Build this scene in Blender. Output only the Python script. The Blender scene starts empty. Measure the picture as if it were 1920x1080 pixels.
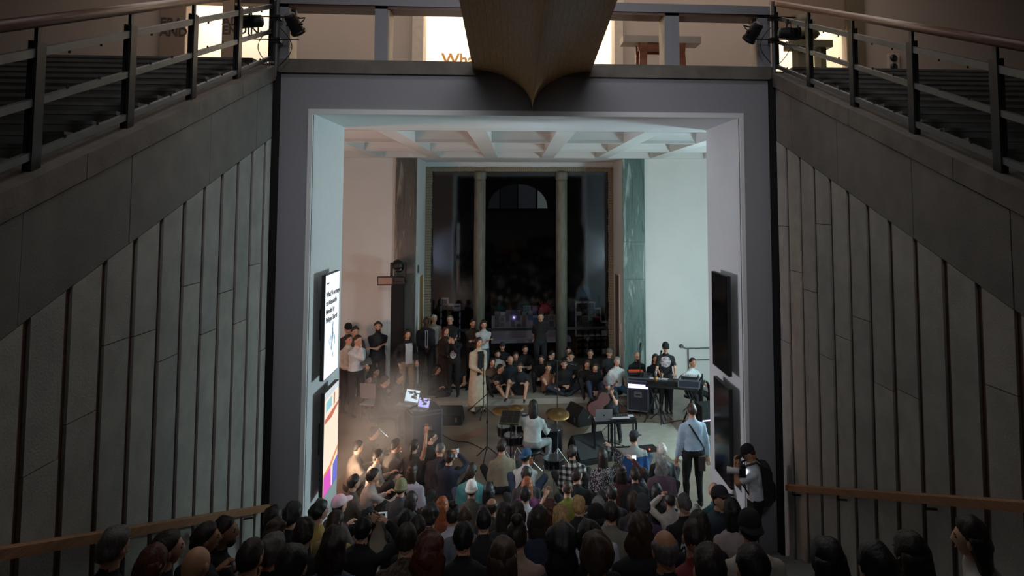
import bpy, math, random, colorsys
import numpy as np
from mathutils import Vector, Matrix
random.seed(7); np.random.seed(7)
SC = bpy.context.scene
COL = SC.collection
R = math.radians

# ------------------------------------------------------------------ camera
CX, CZ = -0.2276, 5.0
YAW, PITCH, ROLL, FPX, PPX, PPY = 0.09142, 0.06788, -0.00181, 1280.0, 1082.82, 290.13
def _basis():
    cy, sy, cp, sp = math.cos(YAW), math.sin(YAW), math.cos(PITCH), math.sin(PITCH)
    f = np.array([sy*cp, cy*cp, sp]); r = np.array([cy, -sy, 0.0]); u = np.cross(r, f)
    cr, sr = math.cos(ROLL), math.sin(ROLL)
    return np.array([cr*r+sr*u, -sr*r+cr*u, f])
BAS = _basis()
CAMP = np.array([CX, 0.0, CZ])
cam_d = bpy.data.cameras.new('camera'); cam = bpy.data.objects.new('camera', cam_d); COL.objects.link(cam)
cam_d.sensor_width = 36.0; cam_d.lens = FPX/1920*36.0
cam_d.shift_x = (960-PPX)/1920; cam_d.shift_y = (PPY-540)/1920
cam_d.clip_start = 0.05; cam_d.clip_end = 200
m = Matrix.Identity(4)
for i in range(3):
    m[i][0] = BAS[0][i]; m[i][1] = BAS[1][i]; m[i][2] = -BAS[2][i]; m[i][3] = CAMP[i]
cam.matrix_world = m
SC.camera = cam

# ------------------------------------------------------------------ world, exposure, large lights
def srgb(r, g, b):
    f = lambda c: (c/255/12.92) if c/255 <= .04045 else ((c/255+.055)/1.055)**2.4
    return (f(r), f(g), f(b))
w = bpy.data.worlds.new('world'); SC.world = w; w.use_nodes = True
w.node_tree.nodes['Background'].inputs[0].default_value = (0.92, 0.94, 1.0, 1)
w.node_tree.nodes['Background'].inputs[1].default_value = 0.006
SC.view_settings.view_transform = 'Standard'; SC.view_settings.look = 'None'
SC.view_settings.exposure = 0.0; SC.view_settings.gamma = 1.0; SC.view_settings.use_curve_mapping = False
cy = SC.cycles
cy.max_bounces = 6; cy.diffuse_bounces = 4; cy.glossy_bounces = 2; cy.transmission_bounces = 4
cy.volume_bounces = 1; cy.transparent_max_bounces = 8; cy.sample_clamp_indirect = 4.0
cy.caustics_reflective = False; cy.caustics_refractive = False; cy.volume_step_rate = 4.0; cy.volume_max_steps = 64
cy.use_denoising = True
def light(kind, name, loc, power, col, aim=None, size=.3, size_y=None, angle=60, blend=.5):
    d = bpy.data.lights.new(name, kind); d.energy = power; d.color = col
    if kind == 'AREA':
        d.size = size
        if size_y: d.shape = 'RECTANGLE'; d.size_y = size_y
    else: d.shadow_soft_size = size
    if kind == 'SPOT': d.spot_size = R(angle); d.spot_blend = blend
    o = bpy.data.objects.new(name, d); COL.objects.link(o); o.location = loc
    if aim is not None:
        o.rotation_euler = (Vector(aim)-Vector(loc)).to_track_quat('-Z', 'Y').to_euler()
    return o
# stage floodlights in the hall, then unseen fill spots added for the jambs
light('POINT', 'cool_flood_lamp', (5.5, 12.7, 2.5), 430, (.66, .93, 1.0), size=.35)
light('POINT', 'warm_flood_lamp', (-5.7, 12.0, 2.6), 185, (1.0, .50, .34), size=.35)
light('SPOT', 'cool_jamb_fill', (4.7, 11.4, 2.6), 400, (.70, .93, 1.0), aim=(-2.9, 9.9, 3.5), size=.12, angle=75, blend=.6)  # added spot, lifts the left jamb
light('SPOT', 'violet_jamb_fill', (-4.7, 11.4, 2.6), 430, (.56, .76, 1.0), aim=(2.9, 9.9, 3.5), size=.12, angle=75, blend=.6)  # added spot, lifts the right jamb
# unseen fill lights added for the stair void and the foyer
light('AREA', 'stair_fill', (0, 6.0, 10.9), 85, (.96, .95, 1.0), aim=(0, 8.6, 4.5), size=6, size_y=2)  # added area light for the portal face and side walls
light('SPOT', 'portal_fill_spot', (0, -2.5, 9.6), 1700, (.94, .95, 1.0), aim=(0, 9.1, 4.8), size=1.6, angle=42, blend=.9)  # unseen spot behind the camera, added to brighten the portal face
light('AREA', 'foyer_fill', (0, 11.6, 10.9), 280, (1.0, .86, .76), aim=(0, 12.2, 6.8), size=14, size_y=2)  # added area light that brightens landing and back wall
# exhibition lighting of the upper foyer alcoves
for nm, x, wd, pw in (('alcove_light_centre', .1, 3.4, 250), ('alcove_light_side', -6.0, 2.2, 190), ('alcove_light_far_side', 6.1, 2.4, 150)):
    light('AREA', nm, (x, 14.55, 10.4), pw, (1.0, .86, .68), aim=(x, 16.2, 8.0), size=wd, size_y=.6)

# ------------------------------------------------------------------ pixel helpers
def ray(px, py):
    return BAS.T @ np.array([(px-PPX)/FPX, -(py-PPY)/FPX, 1.0])
def on_x(px, py, X):
    d = ray(px, py); return CAMP + d*((X-CX)/d[0])
def on_y(px, py, Y):
    d = ray(px, py); return CAMP + d*(Y/d[1])
def on_z(px, py, Z):
    d = ray(px, py); return CAMP + d*((Z-CZ)/d[2])

# ------------------------------------------------------------------ materials
MATS = {}
def mat(name, col, rough=.6, metal=0., noise=0., scale=8., bump=0., emit=None, estr=1., spec=.5, stretch=None, bscale=None):
    if name in MATS: return MATS[name]
    m = bpy.data.materials.new(name); m.use_nodes = True; nt = m.node_tree; b = nt.nodes['Principled BSDF']
    b.inputs['Base Color'].default_value = (*col, 1); b.inputs['Roughness'].default_value = rough
    b.inputs['Metallic'].default_value = metal; b.inputs['Specular IOR Level'].default_value = spec
    if noise or bump:
        tc = nt.nodes.new('ShaderNodeTexCoord'); mp = nt.nodes.new('ShaderNodeMapping')
        if stretch: mp.inputs['Scale'].default_value = stretch
        nt.links.new(tc.outputs['Object'], mp.inputs[0])
        n = nt.nodes.new('ShaderNodeTexNoise'); n.inputs['Scale'].default_value = scale; n.inputs['Detail'].default_value = 5
        nt.links.new(mp.outputs[0], n.inputs['Vector'])
        if noise:
            cr = nt.nodes.new('ShaderNodeValToRGB'); e = cr.color_ramp.elements
            e[0].position = .3; e[1].position = .7
            e[0].color = (*[c*(1-noise) for c in col], 1); e[1].color = (*[min(1, c*(1+noise*.7)) for c in col], 1)
            nt.links.new(n.outputs[0], cr.inputs[0]); nt.links.new(cr.outputs[0], b.inputs['Base Color'])
        if bump:
            n2 = n
            if bscale:
                n2 = nt.nodes.new('ShaderNodeTexNoise'); n2.inputs['Scale'].default_value = bscale; nt.links.new(mp.outputs[0], n2.inputs['Vector'])
            bp = nt.nodes.new('ShaderNodeBump'); bp.inputs['Strength'].default_value = bump; bp.inputs['Distance'].default_value = .01
            nt.links.new(n2.outputs[0], bp.inputs['Height']); nt.links.new(bp.outputs[0], b.inputs['Normal'])
    if emit:
        b.inputs['Emission Color'].default_value = (*emit, 1); b.inputs['Emission Strength'].default_value = estr
    MATS[name] = m; return m
def s(r, g, b): return srgb(r, g, b)
M_STONE = mat('hall_lit_stone', s(158, 155, 148), .8, noise=.16, scale=3.5, bump=.25, bscale=60)  # panel stone lightened for the hall light falling on it
M_STONE2 = mat('hall_lit_stone_alternate', s(166, 162, 153), .8, noise=.14, scale=5, bump=.25, bscale=60)
M_BAND = mat('shaded_stone_band', s(118, 114, 108), .85, noise=.14, scale=4, bump=.25, bscale=60)  # wall stone darkened where the hall light misses the upper band
M_GROOVE = mat('bronze_strip', s(98, 68, 48), .6, noise=.2, scale=20)
M_COPE = mat('coping_stone', s(112, 106, 98), .85, noise=.25, scale=4, bump=.3, bscale=40)
M_PORTAL = mat('grey_plaster', s(147, 147, 152), .85, noise=.05, scale=60, bump=.1, bscale=200)
M_WHITE = mat('white_plaster', s(222, 224, 224), .8, noise=.02, scale=6, bump=.05, bscale=120)
M_FARW = mat('hall_wall_paint', s(226, 226, 222), .75, noise=.03, scale=1.5)
M_CEIL = mat('hall_ceiling_plaster', s(216, 217, 215), .85)
M_WOOD = mat('handrail_wood', s(150, 104, 66), .45, noise=.35, scale=5, stretch=(14, 1, 14))
M_DWOOD = mat('dark_handrail_wood', s(104, 66, 48), .4, noise=.3, scale=5, stretch=(14, 1, 14))
M_BRIDGE = mat('bridge_plywood', s(188, 146, 98), .5, noise=.22, scale=3, stretch=(26, .6, 26), bump=.1)
M_STEEL = mat('painted_steel', s(96, 98, 98), .5, .3, noise=.1)
M_DSTEEL = mat('dark_steel', s(40, 42, 44), .45, .5)
M_BLACK = mat('black_plastic', s(22, 22, 24), .5)
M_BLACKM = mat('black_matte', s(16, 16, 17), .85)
M_GRILL = mat('speaker_grille', s(28, 29, 31), .6, bump=.5, bscale=180, noise=.1, scale=200)
M_CHROME = mat('chrome', s(200, 202, 206), .18, 1.)
M_BRASS = mat('cymbal_brass', s(150, 118, 76), .42, 1., noise=.15, scale=20)
M_TABLEW = mat('bench_wood', s(150, 84, 48), .5, noise=.3, scale=6, stretch=(2, 2, 12))
M_TABLET = mat('bench_top', s(186, 172, 156), .6, noise=.1)
M_STEP = mat('stair_stone', s(128, 126, 122), .75, noise=.2, scale=5, bump=.2, bscale=50)
M_UPW = mat('foyer_wall', s(168, 154, 144), .85, noise=.03, scale=2)
M_ALC = mat('alcove_white', s(245, 238, 226), .85)
M_UPC = mat('foyer_ceiling', s(120, 114, 108), .9)
M_BANNER = mat('banner_brown', s(122, 104, 90), .85, noise=.04, scale=3)
M_LET = mat('banner_lettering', s(62, 50, 44), .8)
M_LETG = mat('gold_lettering', s(120, 84, 44), .8)
M_FLOOR = mat('hall_floor_marble', s(124, 112, 98), .35, noise=.28, scale=1.4, bump=.02)
M_INL = mat('floor_inlay_pale', s(176, 172, 158), .35, noise=.12, scale=5)
M_INR = mat('floor_inlay_red', s(134, 96, 82), .35, noise=.2, scale=3)
M_DAIS = mat('dais_stone', s(160, 156, 146), .6, noise=.12, scale=4)
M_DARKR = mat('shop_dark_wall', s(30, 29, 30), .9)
M_COLST = mat('column_stone', s(118, 116, 104), .6, noise=.25, scale=4, stretch=(3, 3, .7))
M_MOSAIC = mat('mosaic_tile', s(140, 128, 106), .5, noise=.45, scale=30)
M_PAPER = mat('white_display', s(190, 176, 176), .8, noise=.1, scale=3)
M_REDFOAM = mat('crimson_felt', s(190, 20, 60), .8)
M_WIRE = mat('shelf_white_metal', s(214, 208, 214), .5)
M_LWOOD = mat('shelf_slat_wood', s(140, 110, 66), .6)
M_CASE = mat('flight_case_laminate', s(44, 48, 62), .45)
M_ALU = mat('flight_case_aluminium', s(150, 154, 162), .35, .8)
M_SCRB = mat('switched_off_screen', s(10, 10, 12), .12)
M_CELLO = mat('cello_varnish', s(84, 28, 16), .5, noise=.25, scale=6)
M_ORANGE = mat('orange_device', s(230, 84, 36), .5, emit=s(230, 84, 36), estr=.12)
M_SKINHEAD = mat('drum_head', s(214, 216, 218), .4)
M_DRUMSH = mat('drum_shell', s(24, 24, 34), .3, .2)
M_GLASSB = mat('bottle_plastic', s(150, 180, 200), .1)
def emis(name, col, st):
    return mat(name, (0, 0, 0), .5, emit=col, estr=st)
def glass(name, tint=(.9, .92, .95), gl=.08):
    m = bpy.data.materials.new(name); m.use_nodes = True; nt = m.node_tree; nt.nodes.clear()
    o = nt.nodes.new('ShaderNodeOutputMaterial'); mx = nt.nodes.new('ShaderNodeMixShader'); t = nt.nodes.new('ShaderNodeBsdfTransparent'); g = nt.nodes.new('ShaderNodeBsdfGlossy')
    t.inputs[0].default_value = (*tint, 1); g.inputs['Roughness'].default_value = .05; mx.inputs[0].default_value = gl
    nt.links.new(t.outputs[0], mx.inputs[1]); nt.links.new(g.outputs[0], mx.inputs[2]); nt.links.new(mx.outputs[0], o.inputs[0]); return m
M_GLASS = glass('shop_glass', (.75, .77, .8), .07)
def marble(name, c1, c2, c3, c4):
    m = bpy.data.materials.new(name); m.use_nodes = True; nt = m.node_tree; b = nt.nodes['Principled BSDF']; b.inputs['Roughness'].default_value = .3
    tc = nt.nodes.new('ShaderNodeTexCoord'); mp = nt.nodes.new('ShaderNodeMapping'); mp.inputs['Scale'].default_value = (3.2, 3.2, .35)
    n = nt.nodes.new('ShaderNodeTexNoise'); n.inputs['Scale'].default_value = 2.2; n.inputs['Detail'].default_value = 9; n.inputs['Distortion'].default_value = 1.3
    cr = nt.nodes.new('ShaderNodeValToRGB'); e = cr.color_ramp.elements
    e[0].position = .32; e[0].color = (*s(*c1), 1); e[1].position = .66; e[1].color = (*s(*c2), 1)
    x = e.new(.5); x.color = (*s(*c3), 1); x = e.new(.545); x.color = (*s(*c4), 1)
    nt.links.new(tc.outputs['Object'], mp.inputs[0]); nt.links.new(mp.outputs[0], n.inputs['Vector']); nt.links.new(n.outputs[0], cr.inputs[0]); nt.links.new(cr.outputs[0], b.inputs['Base Color'])
    return m
M_MARBLE = marble('green_marble', (62, 82, 78), (150, 168, 160), (98, 122, 116), (78, 98, 94)); M_MARBLE_WARM = marble('warm_lit_marble', (66, 66, 62), (140, 136, 126), (98, 96, 90), (80, 78, 74))  # second marble is a copy greyed to carry the warm light

# ------------------------------------------------------------------ mesh helpers
class MB:
    def __init__(self): self.v = []; self.f = []; self.m = []
    def add(self, vs, fs, mi=0):
        o = len(self.v); self.v.extend([tuple(map(float, p)) for p in vs]); self.f.extend([tuple(i+o for i in f) for f in fs]); self.m.extend([mi]*len(fs)); return self
    def box(self, x0, x1, y0, y1, z0, z1, mi=0):
        if x0 > x1: x0, x1 = x1, x0
        if y0 > y1: y0, y1 = y1, y0
        if z0 > z1: z0, z1 = z1, z0
        return self.add([(x0,y0,z0),(x1,y0,z0),(x1,y1,z0),(x0,y1,z0),(x0,y0,z1),(x1,y0,z1),(x1,y1,z1),(x0,y1,z1)],
                 [(3,2,1,0),(4,5,6,7),(0,1,5,4),(1,2,6,5),(2,3,7,6),(3,0,4,7)], mi)
    def cbox(self, c, sx, sy, sz, rz=0, mi=0, rx=0, ry=0):
        A = Matrix.Translation(c) @ Matrix.Rotation(rz, 4, 'Z') @ Matrix.Rotation(rx, 4, 'X') @ Matrix.Rotation(ry, 4, 'Y')
        p = [A @ Vector((sx*(i & 1)-sx/2, sy*((i >> 1) & 1)-sy/2, sz*((i >> 2) & 1)-sz/2)) for i in range(8)]
        return self.add(p, [(0,2,3,1),(4,5,7,6),(0,1,5,4),(1,3,7,5),(3,2,6,7),(2,0,4,6)], mi)
    def prism(self, poly, axis, a, b, mi=0):
        n = len(poly); vs = []
        for t in (a, b):
            for u, w_ in poly:
                vs.append({'x': (t, u, w_), 'y': (u, t, w_), 'z': (u, w_, t)}[axis])
        return self.add(vs, [tuple(range(n))[::-1], tuple(range(n, 2*n))]+[(i, (i+1) % n, n+(i+1) % n, n+i) for i in range(n)], mi)
    def tube(self, pts, r, n=8, mi=0, cap=True):
        pts = [Vector(p) for p in pts]; rr = r if isinstance(r, (list, tuple)) else [r]*len(pts)
        vs = []; N = len(pts)
        for i, p in enumerate(pts):
            d = (pts[min(i+1, N-1)]-pts[max(i-1, 0)]).normalized()
            a = d.cross(Vector((0, 0, 1)) if abs(d.z) < .95 else Vector((1, 0, 0))).normalized(); b = d.cross(a)
            for k in range(n):
                t = 2*math.pi*k/n; vs.append(p+(a*math.cos(t)+b*math.sin(t))*rr[i])
        fs = [(i*n+k, i*n+(k+1) % n, (i+1)*n+(k+1) % n, (i+1)*n+k) for i in range(N-1) for k in range(n)]
        if cap: fs += [tuple(range(n))[::-1], tuple(range((N-1)*n, N*n))]
        return self.add(vs, fs, mi)
    def lathe(self, prof, c=(0, 0, 0), n=20, mi=0, mtx=None):
        vs = []; N = len(prof)
        for r_, z in prof:
            for k in range(n):
                t = 2*math.pi*k/n; p = Vector((r_*math.cos(t), r_*math.sin(t), z)); p = mtx @ p if mtx else p
                vs.append(p+Vector(c))
        fs = [(i*n+k, i*n+(k+1) % n, (i+1)*n+(k+1) % n, (i+1)*n+k) for i in range(N-1) for k in range(n)]
        fs += [tuple(range(n))[::-1], tuple(range((N-1)*n, N*n))]
        return self.add(vs, fs, mi)
    def build(self, name, m, parent=None, smooth=False, loc=None, rz=0):
        me = bpy.data.meshes.new(name); me.from_pydata(self.v, [], self.f)
        for mm in (m if isinstance(m, (list, tuple)) else [m]): me.materials.append(mm)
        if any(self.m): me.polygons.foreach_set('material_index', self.m)
        if smooth: me.polygons.foreach_set('use_smooth', [True]*len(self.f))
        me.update()
        o = bpy.data.objects.new(name, me); COL.objects.link(o)
        if parent is not None: o.parent = parent
        if loc is not None: o.location = loc
        if rz: o.rotation_euler.z = rz
        return o
def tag(o, label=None, cat=None, group=None, kind=None):
    if label: o['label'] = label
    if cat: o['category'] = cat
    if group: o['group'] = group
    if kind: o['kind'] = kind
    return o
def empty(name, loc=(0, 0, 0), rz=0, **k):
    o = bpy.data.objects.new(name, None); COL.objects.link(o); o.location = loc; o.rotation_euler.z = rz; o.empty_display_size = .1
    return tag(o, **k)
def struct(o, label=None): return tag(o, label, kind='structure')
def text(name, body, size, m, parent, mtx, depth=.004, align='LEFT', bold=0):
    c = bpy.data.curves.new(name, 'FONT'); c.body = body; c.size = size; c.extrude = depth/2; c.align_x = align; c.offset = bold; c.resolution_u = 3
    t = bpy.data.objects.new(name, c); COL.objects.link(t)
    dg = bpy.context.evaluated_depsgraph_get(); me = bpy.data.meshes.new_from_object(t.evaluated_get(dg)); bpy.data.objects.remove(t)
    me.materials.clear(); me.materials.append(m)
    o = bpy.data.objects.new(name, me); COL.objects.link(o); o.parent = parent; o.matrix_local = mtx; return o
FRONT = Matrix(((1, 0, 0, 0), (0, 0, -1, 0), (0, 1, 0, 0), (0, 0, 0, 1)))     # text upright, readable from -Y

# ================================================================== the setting
B, D, A, ZT, ZS, ZP, ZL, YB = 3.30, 9.13, 2.90, 6.206, 6.15, 6.676, 6.85, 10.81
YF = 18.4                                   # far wall of the hall
SR, ST, SY0 = .123, .33, 9.72               # audience stair: rise, tread, foot
def stair_z(y): return max(0, SR*math.ceil((SY0-y)/ST-1e-6))
# --- portal wall
o = MB().box(-9, -A, D, YB, 0, ZP).box(A, 9, D, YB, 0, ZP).box(-A, A, D, YB, ZT, ZP).build('wall_portal', M_PORTAL); struct(o, 'dark grey plaster wall around the lit opening')
for sgn, nm in ((-1, 'trim_1'), (1, 'trim_2')):
    t = .035
    o = MB().box(sgn*A, sgn*(A-t), D-.012, YB+.01, 0, ZS).build(nm, M_WHITE); struct(o, 'white jamb lining of the portal opening')
    MB().box(sgn*(A+.006), sgn*(A-t-.012), D-.03, D+.012, 0, ZT).build('edge_bead', M_WHITE, o)
    MB().box(sgn*(A-t-.001), sgn*(A-t-.006), D+.05, D+.062, 0, ZS-.01).build('trim_line', M_STEEL, o)  # fine grey line strip along the jamb lining
o = MB().box(-A+.035, A-.035, D-.012, YB+.01, ZS, ZT).build('trim_3', M_WHITE); struct(o, 'white soffit lining of the portal opening')
MB().box(-A+.047, A-.047, D-.03, D+.012, ZS-.012, ZT).build('edge_bead', M_WHITE, o)
# --- landing slab, edge beam
o = MB().box(-12, 12, D+.25, 18, ZP+.02, ZL).build('floor_landing', M_STEP); struct(o, 'stone floor of the upper landing')
o = MB().box(-3.33, 3.33, D-.05, D+.25, ZP, ZL+.005).build('trim_4', M_COPE); struct(o, 'stone edge beam above the portal')
# --- hall
o = MB().box(-7, 7, SY0-.02, 28, -.2, 0).build('floor', M_FLOOR); struct(o, 'brown marble floor of the hall')
def inlay(px, m, par):
    P = [on_z(x, y, 0) for x, y in px]
    MB().add([(p[0], p[1], .003) for p in P]+[(p[0], p[1], -.05) for p in P], [tuple(range(len(P)))]+[(i, i+len(P), (i+1) % len(P)+len(P), (i+1) % len(P)) for i in range(len(P))]).build('inlay_slab', m, par)
inlay([(1085, 826), (1112, 793), (1258, 793), (1300, 850), (1296, 862), (1260, 862), (1235, 838), (1150, 838)], M_INL, o)
inlay([(1205, 785), (1290, 785), (1318, 820), (1312, 846), (1262, 789)], M_INR, o)
inlay([(850, 822), (905, 800), (915, 812), (850, 832)], M_INR, o)
inlay([(1120, 757), (1186, 757), (1196, 778), (1190, 784)], M_INR, o)
XL1, XL2 = on_y(740, 480, YF)[0], on_y(780, 480, YF)[0]
XR1, XR2 = on_y(1168, 480, YF)[0], on_y(1209, 480, YF)[0]
ZC = ZS
o = MB().box(-7, XL2-.3, YF, YF+.5, 0, ZC+.8).build('wall_far_left', M_FARW); struct(o, 'plain wall of the hall left of the marble pilaster, lit warm')
o = MB().box(XR1+.3, 7, YF, YF+.5, 0, ZC+.8).build('wall_far_right', M_FARW); struct(o, 'plain wall of the hall right of the marble pilaster, lit cool')
o = MB().box(-6.6, -6.4, YB, YF, 0, ZC+.8).build('wall_hall_left', M_FARW); struct(o)
o = MB().box(6.4, 6.6, YB, YF, 0, ZC+.8).build('wall_hall_right', M_FARW); struct(o)
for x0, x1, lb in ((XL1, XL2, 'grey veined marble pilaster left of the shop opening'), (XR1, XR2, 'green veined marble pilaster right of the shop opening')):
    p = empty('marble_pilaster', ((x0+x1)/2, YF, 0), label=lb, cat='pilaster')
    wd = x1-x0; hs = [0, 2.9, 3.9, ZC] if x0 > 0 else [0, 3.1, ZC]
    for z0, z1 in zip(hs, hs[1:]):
        MB().box(-wd/2, wd/2, -.05, -.002, z0+.004, z1-.004).build('marble_slab', M_MARBLE if x0 > 0 else M_MARBLE_WARM, p)
# reveal of the shop opening
YG = 20.2
zl = on_y(1000, 314, YG)[2]; zg = on_y(1000, 322, YG)[2]
gx0, gx1 = on_y(796, 480, YG)[0], on_y(1153, 480, YG)[0]
o = MB().box(XL2-.3, XL2, YF, YG-.001, 0, ZC+.1).build('wall_reveal_left', M_WHITE); struct(o, 'white reveal at the left of the shop opening')
MB().box(XL2-.02, XL2+.012, 19.0, 19.75, 0, 2.95).build('door_leaf', mat('lit_doorway_ochre', s(176, 132, 66), .6, noise=.1), o)  # ochre colour stands in for light from the room behind
MB().box(XL2-.02, XL2+.03, 18.94, 19.0, 0, 3.02).build('door_frame', M_WHITE, o)
MB().cbox((XL2+.015, 18.75, 3.2), .03, .12, .2).build('wall_sign', M_STEEL, o)
o = MB().box(XR1, XR1+.3, YF, YG-.001, 0, ZC+.1).build('wall_reveal_right', M_WHITE); struct(o, 'pinkish reveal at the right of the shop opening')
MB().box(XR1-.012, XR1+.02, 19.0, 19.8, 0, 2.9).build('door_leaf', mat('brown_door', s(110, 92, 80), .6, noise=.1), o)
MB().box(XR1-.03, XR1+.02, 18.93, 19.0, 0, 2.97).build('door_frame', M_WHITE, o)
MB().cbox((XR1-.02, 18.75, 1.55), .04, .08, .22).build('wall_handset', M_WIRE, o)
o = MB().box(XL2, XR1, YF+.02, YG, ZC, ZC+.1).build('ceiling_reveal', M_WHITE); struct(o)
o = MB().box(XL2-.2, XR1+.2, YG, YG+.12, zl, ZC+.1).build('wall_lintel', M_WHITE); struct(o, 'pale lintel above the shop glazing')
o = MB().box(XL2-.2, gx0, YG, YG+.12, 0, ZC).box(gx1, XR1+.2, YG, YG+.12, 0, ZC).build('wall_shop_side', M_WHITE); struct(o)
# mosaic frame of the glazing, tile by tile along the edge
mo = struct(empty('trim_5', (0, YG, 0)), 'mosaic tile frame around the dark glazing')
tile_w = (gx1-gx0)/90
tm = MB().box(-tile_w*.46, tile_w*.46, -.05, .03, 0, zl-zg).build('mosaic_tile', M_MOSAIC, mo)
tm.location = (gx0+tile_w/2, 0, zg)
for i in range(1, 90):
    t = tm.copy(); COL.objects.link(t); t.location = (gx0+tile_w*(i+.5), 0, zg+random.uniform(-.008, .008))
ZTN = 75; th = zg/ZTN
t0 = MB().box(0, .2, -.05, .03, th*.04, th*.94).build('mosaic_course', M_MOSAIC, mo); t0.location = (gx0, 0, 0)
for sd in (0, 1):
    for i in range(ZTN):
        if sd == 0 and i == 0: continue
        t = t0.copy(); COL.objects.link(t); t.location = ((gx0 if sd == 0 else gx1-.2)+random.uniform(-.012, .012), 0, i*th)
# coffered ceiling
RIBX = [-5.25, -3.785, -2.32, -.85, .62, 2.09, 3.56, 5.03]; RW = .32
ROWY = [11.2, 13.5, 15.85, 18.15]
ce = MB().box(-6.6, 6.6, YB, ROWY[0], ZC, ZC+.05).box(-6.6, 6.6, ROWY[-1], YF, ZC, ZC+.05).box(-6.6, 6.6, YB, YF+.5, ZC+.62, ZC+.66).build('ceiling', M_CEIL); struct(ce, 'white coffered ceiling of the hall')
for x in RIBX: MB().box(x-RW/2, x+RW/2, ROWY[0]-.01, ROWY[-1]+.01, ZC-.002, ZC+.6).build('ceiling_rib', M_CEIL, ce)
for y in ROWY[1:-1]: MB().box(-6.6, 6.6, y-.05, y+.05, ZC, ZC+.6).build('cross_rib', M_CEIL, ce)
for i in range(len(RIBX)-1):
    for y0, y1 in zip(ROWY, ROWY[1:]):
        b = MB(); n = 14; x0, x1 = RIBX[i]+RW/2, RIBX[i+1]-RW/2; vs = []; a0, a1 = y0+.04, y1-.04
        for k in range(n+1):
            t = math.pi*k/n; yy = (a0+a1)/2-(a1-a0)/2*math.cos(t); zz = ZC+.52*math.sin(t)**.75
            vs += [(x0, yy, zz), (x1, yy, zz)]
        b.add(vs, [(2*k, 2*k+1, 2*k+3, 2*k+2) for k in range(n)]); b.build('coffer_vault', M_CEIL, ce, smooth=True)
# --- dais
YD = 17.25; ZD = .14
o = MB().box(-3.4, 2.75, YD, YG-.1, 0, ZD).build('floor_dais', M_DAIS); struct(o, 'low pale stone dais in front of the shop opening')
# --- dark shop behind the glazing
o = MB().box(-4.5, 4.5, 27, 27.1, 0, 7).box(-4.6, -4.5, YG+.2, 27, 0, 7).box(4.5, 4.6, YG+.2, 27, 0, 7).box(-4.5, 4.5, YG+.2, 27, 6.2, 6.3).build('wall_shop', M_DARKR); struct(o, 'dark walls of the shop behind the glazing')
cols = []
for px in (899, 1053):
    x = on_y(px, 480, YG)[0]; c = empty('stone_column', (x, YG+.02, 0), label='slim stone column %s of the shop glazing' % ('at the left' if px < 960 else 'at the right'), cat='column')
    MB().lathe([(.165, 0), (.165, zg-.28), (.15, zg-.25)], n=20).build('shaft', M_COLST, c, smooth=True)
    MB().lathe([(.155, zg-.25), (.18, zg-.2), (.18, zg-.05), (.17, zg)], n=20).build('capital', M_COLST, c, smooth=True); cols.append(x)
gxs = [gx0+.16, cols[0], cols[1], gx1-.16]
for i in range(3):
    wn = struct(empty('window_%d' % (i+1), ((gxs[i]+gxs[i+1])/2, YG+.08, 0)), 'tall dark shop window, %s bay' % ('left', 'middle', 'right')[i])
    hw = (gxs[i+1]-gxs[i])/2
    MB().box(-hw, hw, 0, .012, .2, zg).build('pane', M_GLASS, wn)
    MB().box(-hw, hw, -.02, .03, 1.24, 1.31).box(-hw, -hw+.03, -.02, .03, 0, zg).box(hw-.03, hw, -.02, .03, 0, zg).build('window_frame', M_DSTEEL, wn)
# lunette window in the shop's rear wall
lx, lz = on_y(971, 391, 26.9)[0], on_y(971, 391, 26.9)[2]
lun = struct(empty('window_4', (lx, 26.9, lz)), 'half-round fanlight window in the dark rear wall')
lr = (on_y(1027, 391, 26.9)[0]-on_y(915, 391, 26.9)[0])/2
def fan(r0, r1, a0, a1, y, n=10):
    vs = [(r*math.cos(a0+(a1-a0)*k/n), y, .82*r*math.sin(a0+(a1-a0)*k/n)) for k in range(n+1) for r in (r0, r1)]
    return MB().add(vs, [(2*k, 2*k+1, 2*k+3, 2*k+2) for k in range(n)])
M_LUN = [mat('fanlight_dim_%d' % i, c, .3, emit=c, estr=e) for i, (c, e) in enumerate(((s(56, 58, 62), .18), (s(70, 74, 78), .22), (s(130, 140, 136), .35), (s(40, 42, 46), .15)))]
for i, (u0, u1) in enumerate(((-1, -.62), (-.58, -.02), (.02, .60), (.66, 1))):
    n = 8; xs_ = [lr*(u0+(u1-u0)*k/n) for k in range(n+1)]
    MB().add([(x, 0, 0) for x in xs_]+[(x, 0, .82*math.sqrt(max(0, lr*lr-x*x))) for x in xs_], [(k, k+1, n+2+k, n+1+k) for k in range(n)]).build('pane', M_LUN[(0, 3, 1, 2)[i]], lun)
fan(lr, lr+.08, 0, math.pi, -.03, 20).build('window_frame', M_DSTEEL, lun)

# --- audience stair
stc = struct(empty('floor_stairs', (0, 0, 0)), 'stone stair descending to the hall, covered by the seated crowd')
NS = 36
for j in range(1, NS):
    MB().box(-B, B, SY0-ST*j-.02, SY0-ST*(j-1), max(0, SR*j-.5), SR*j).build('step', M_STEP, stc)
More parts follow.
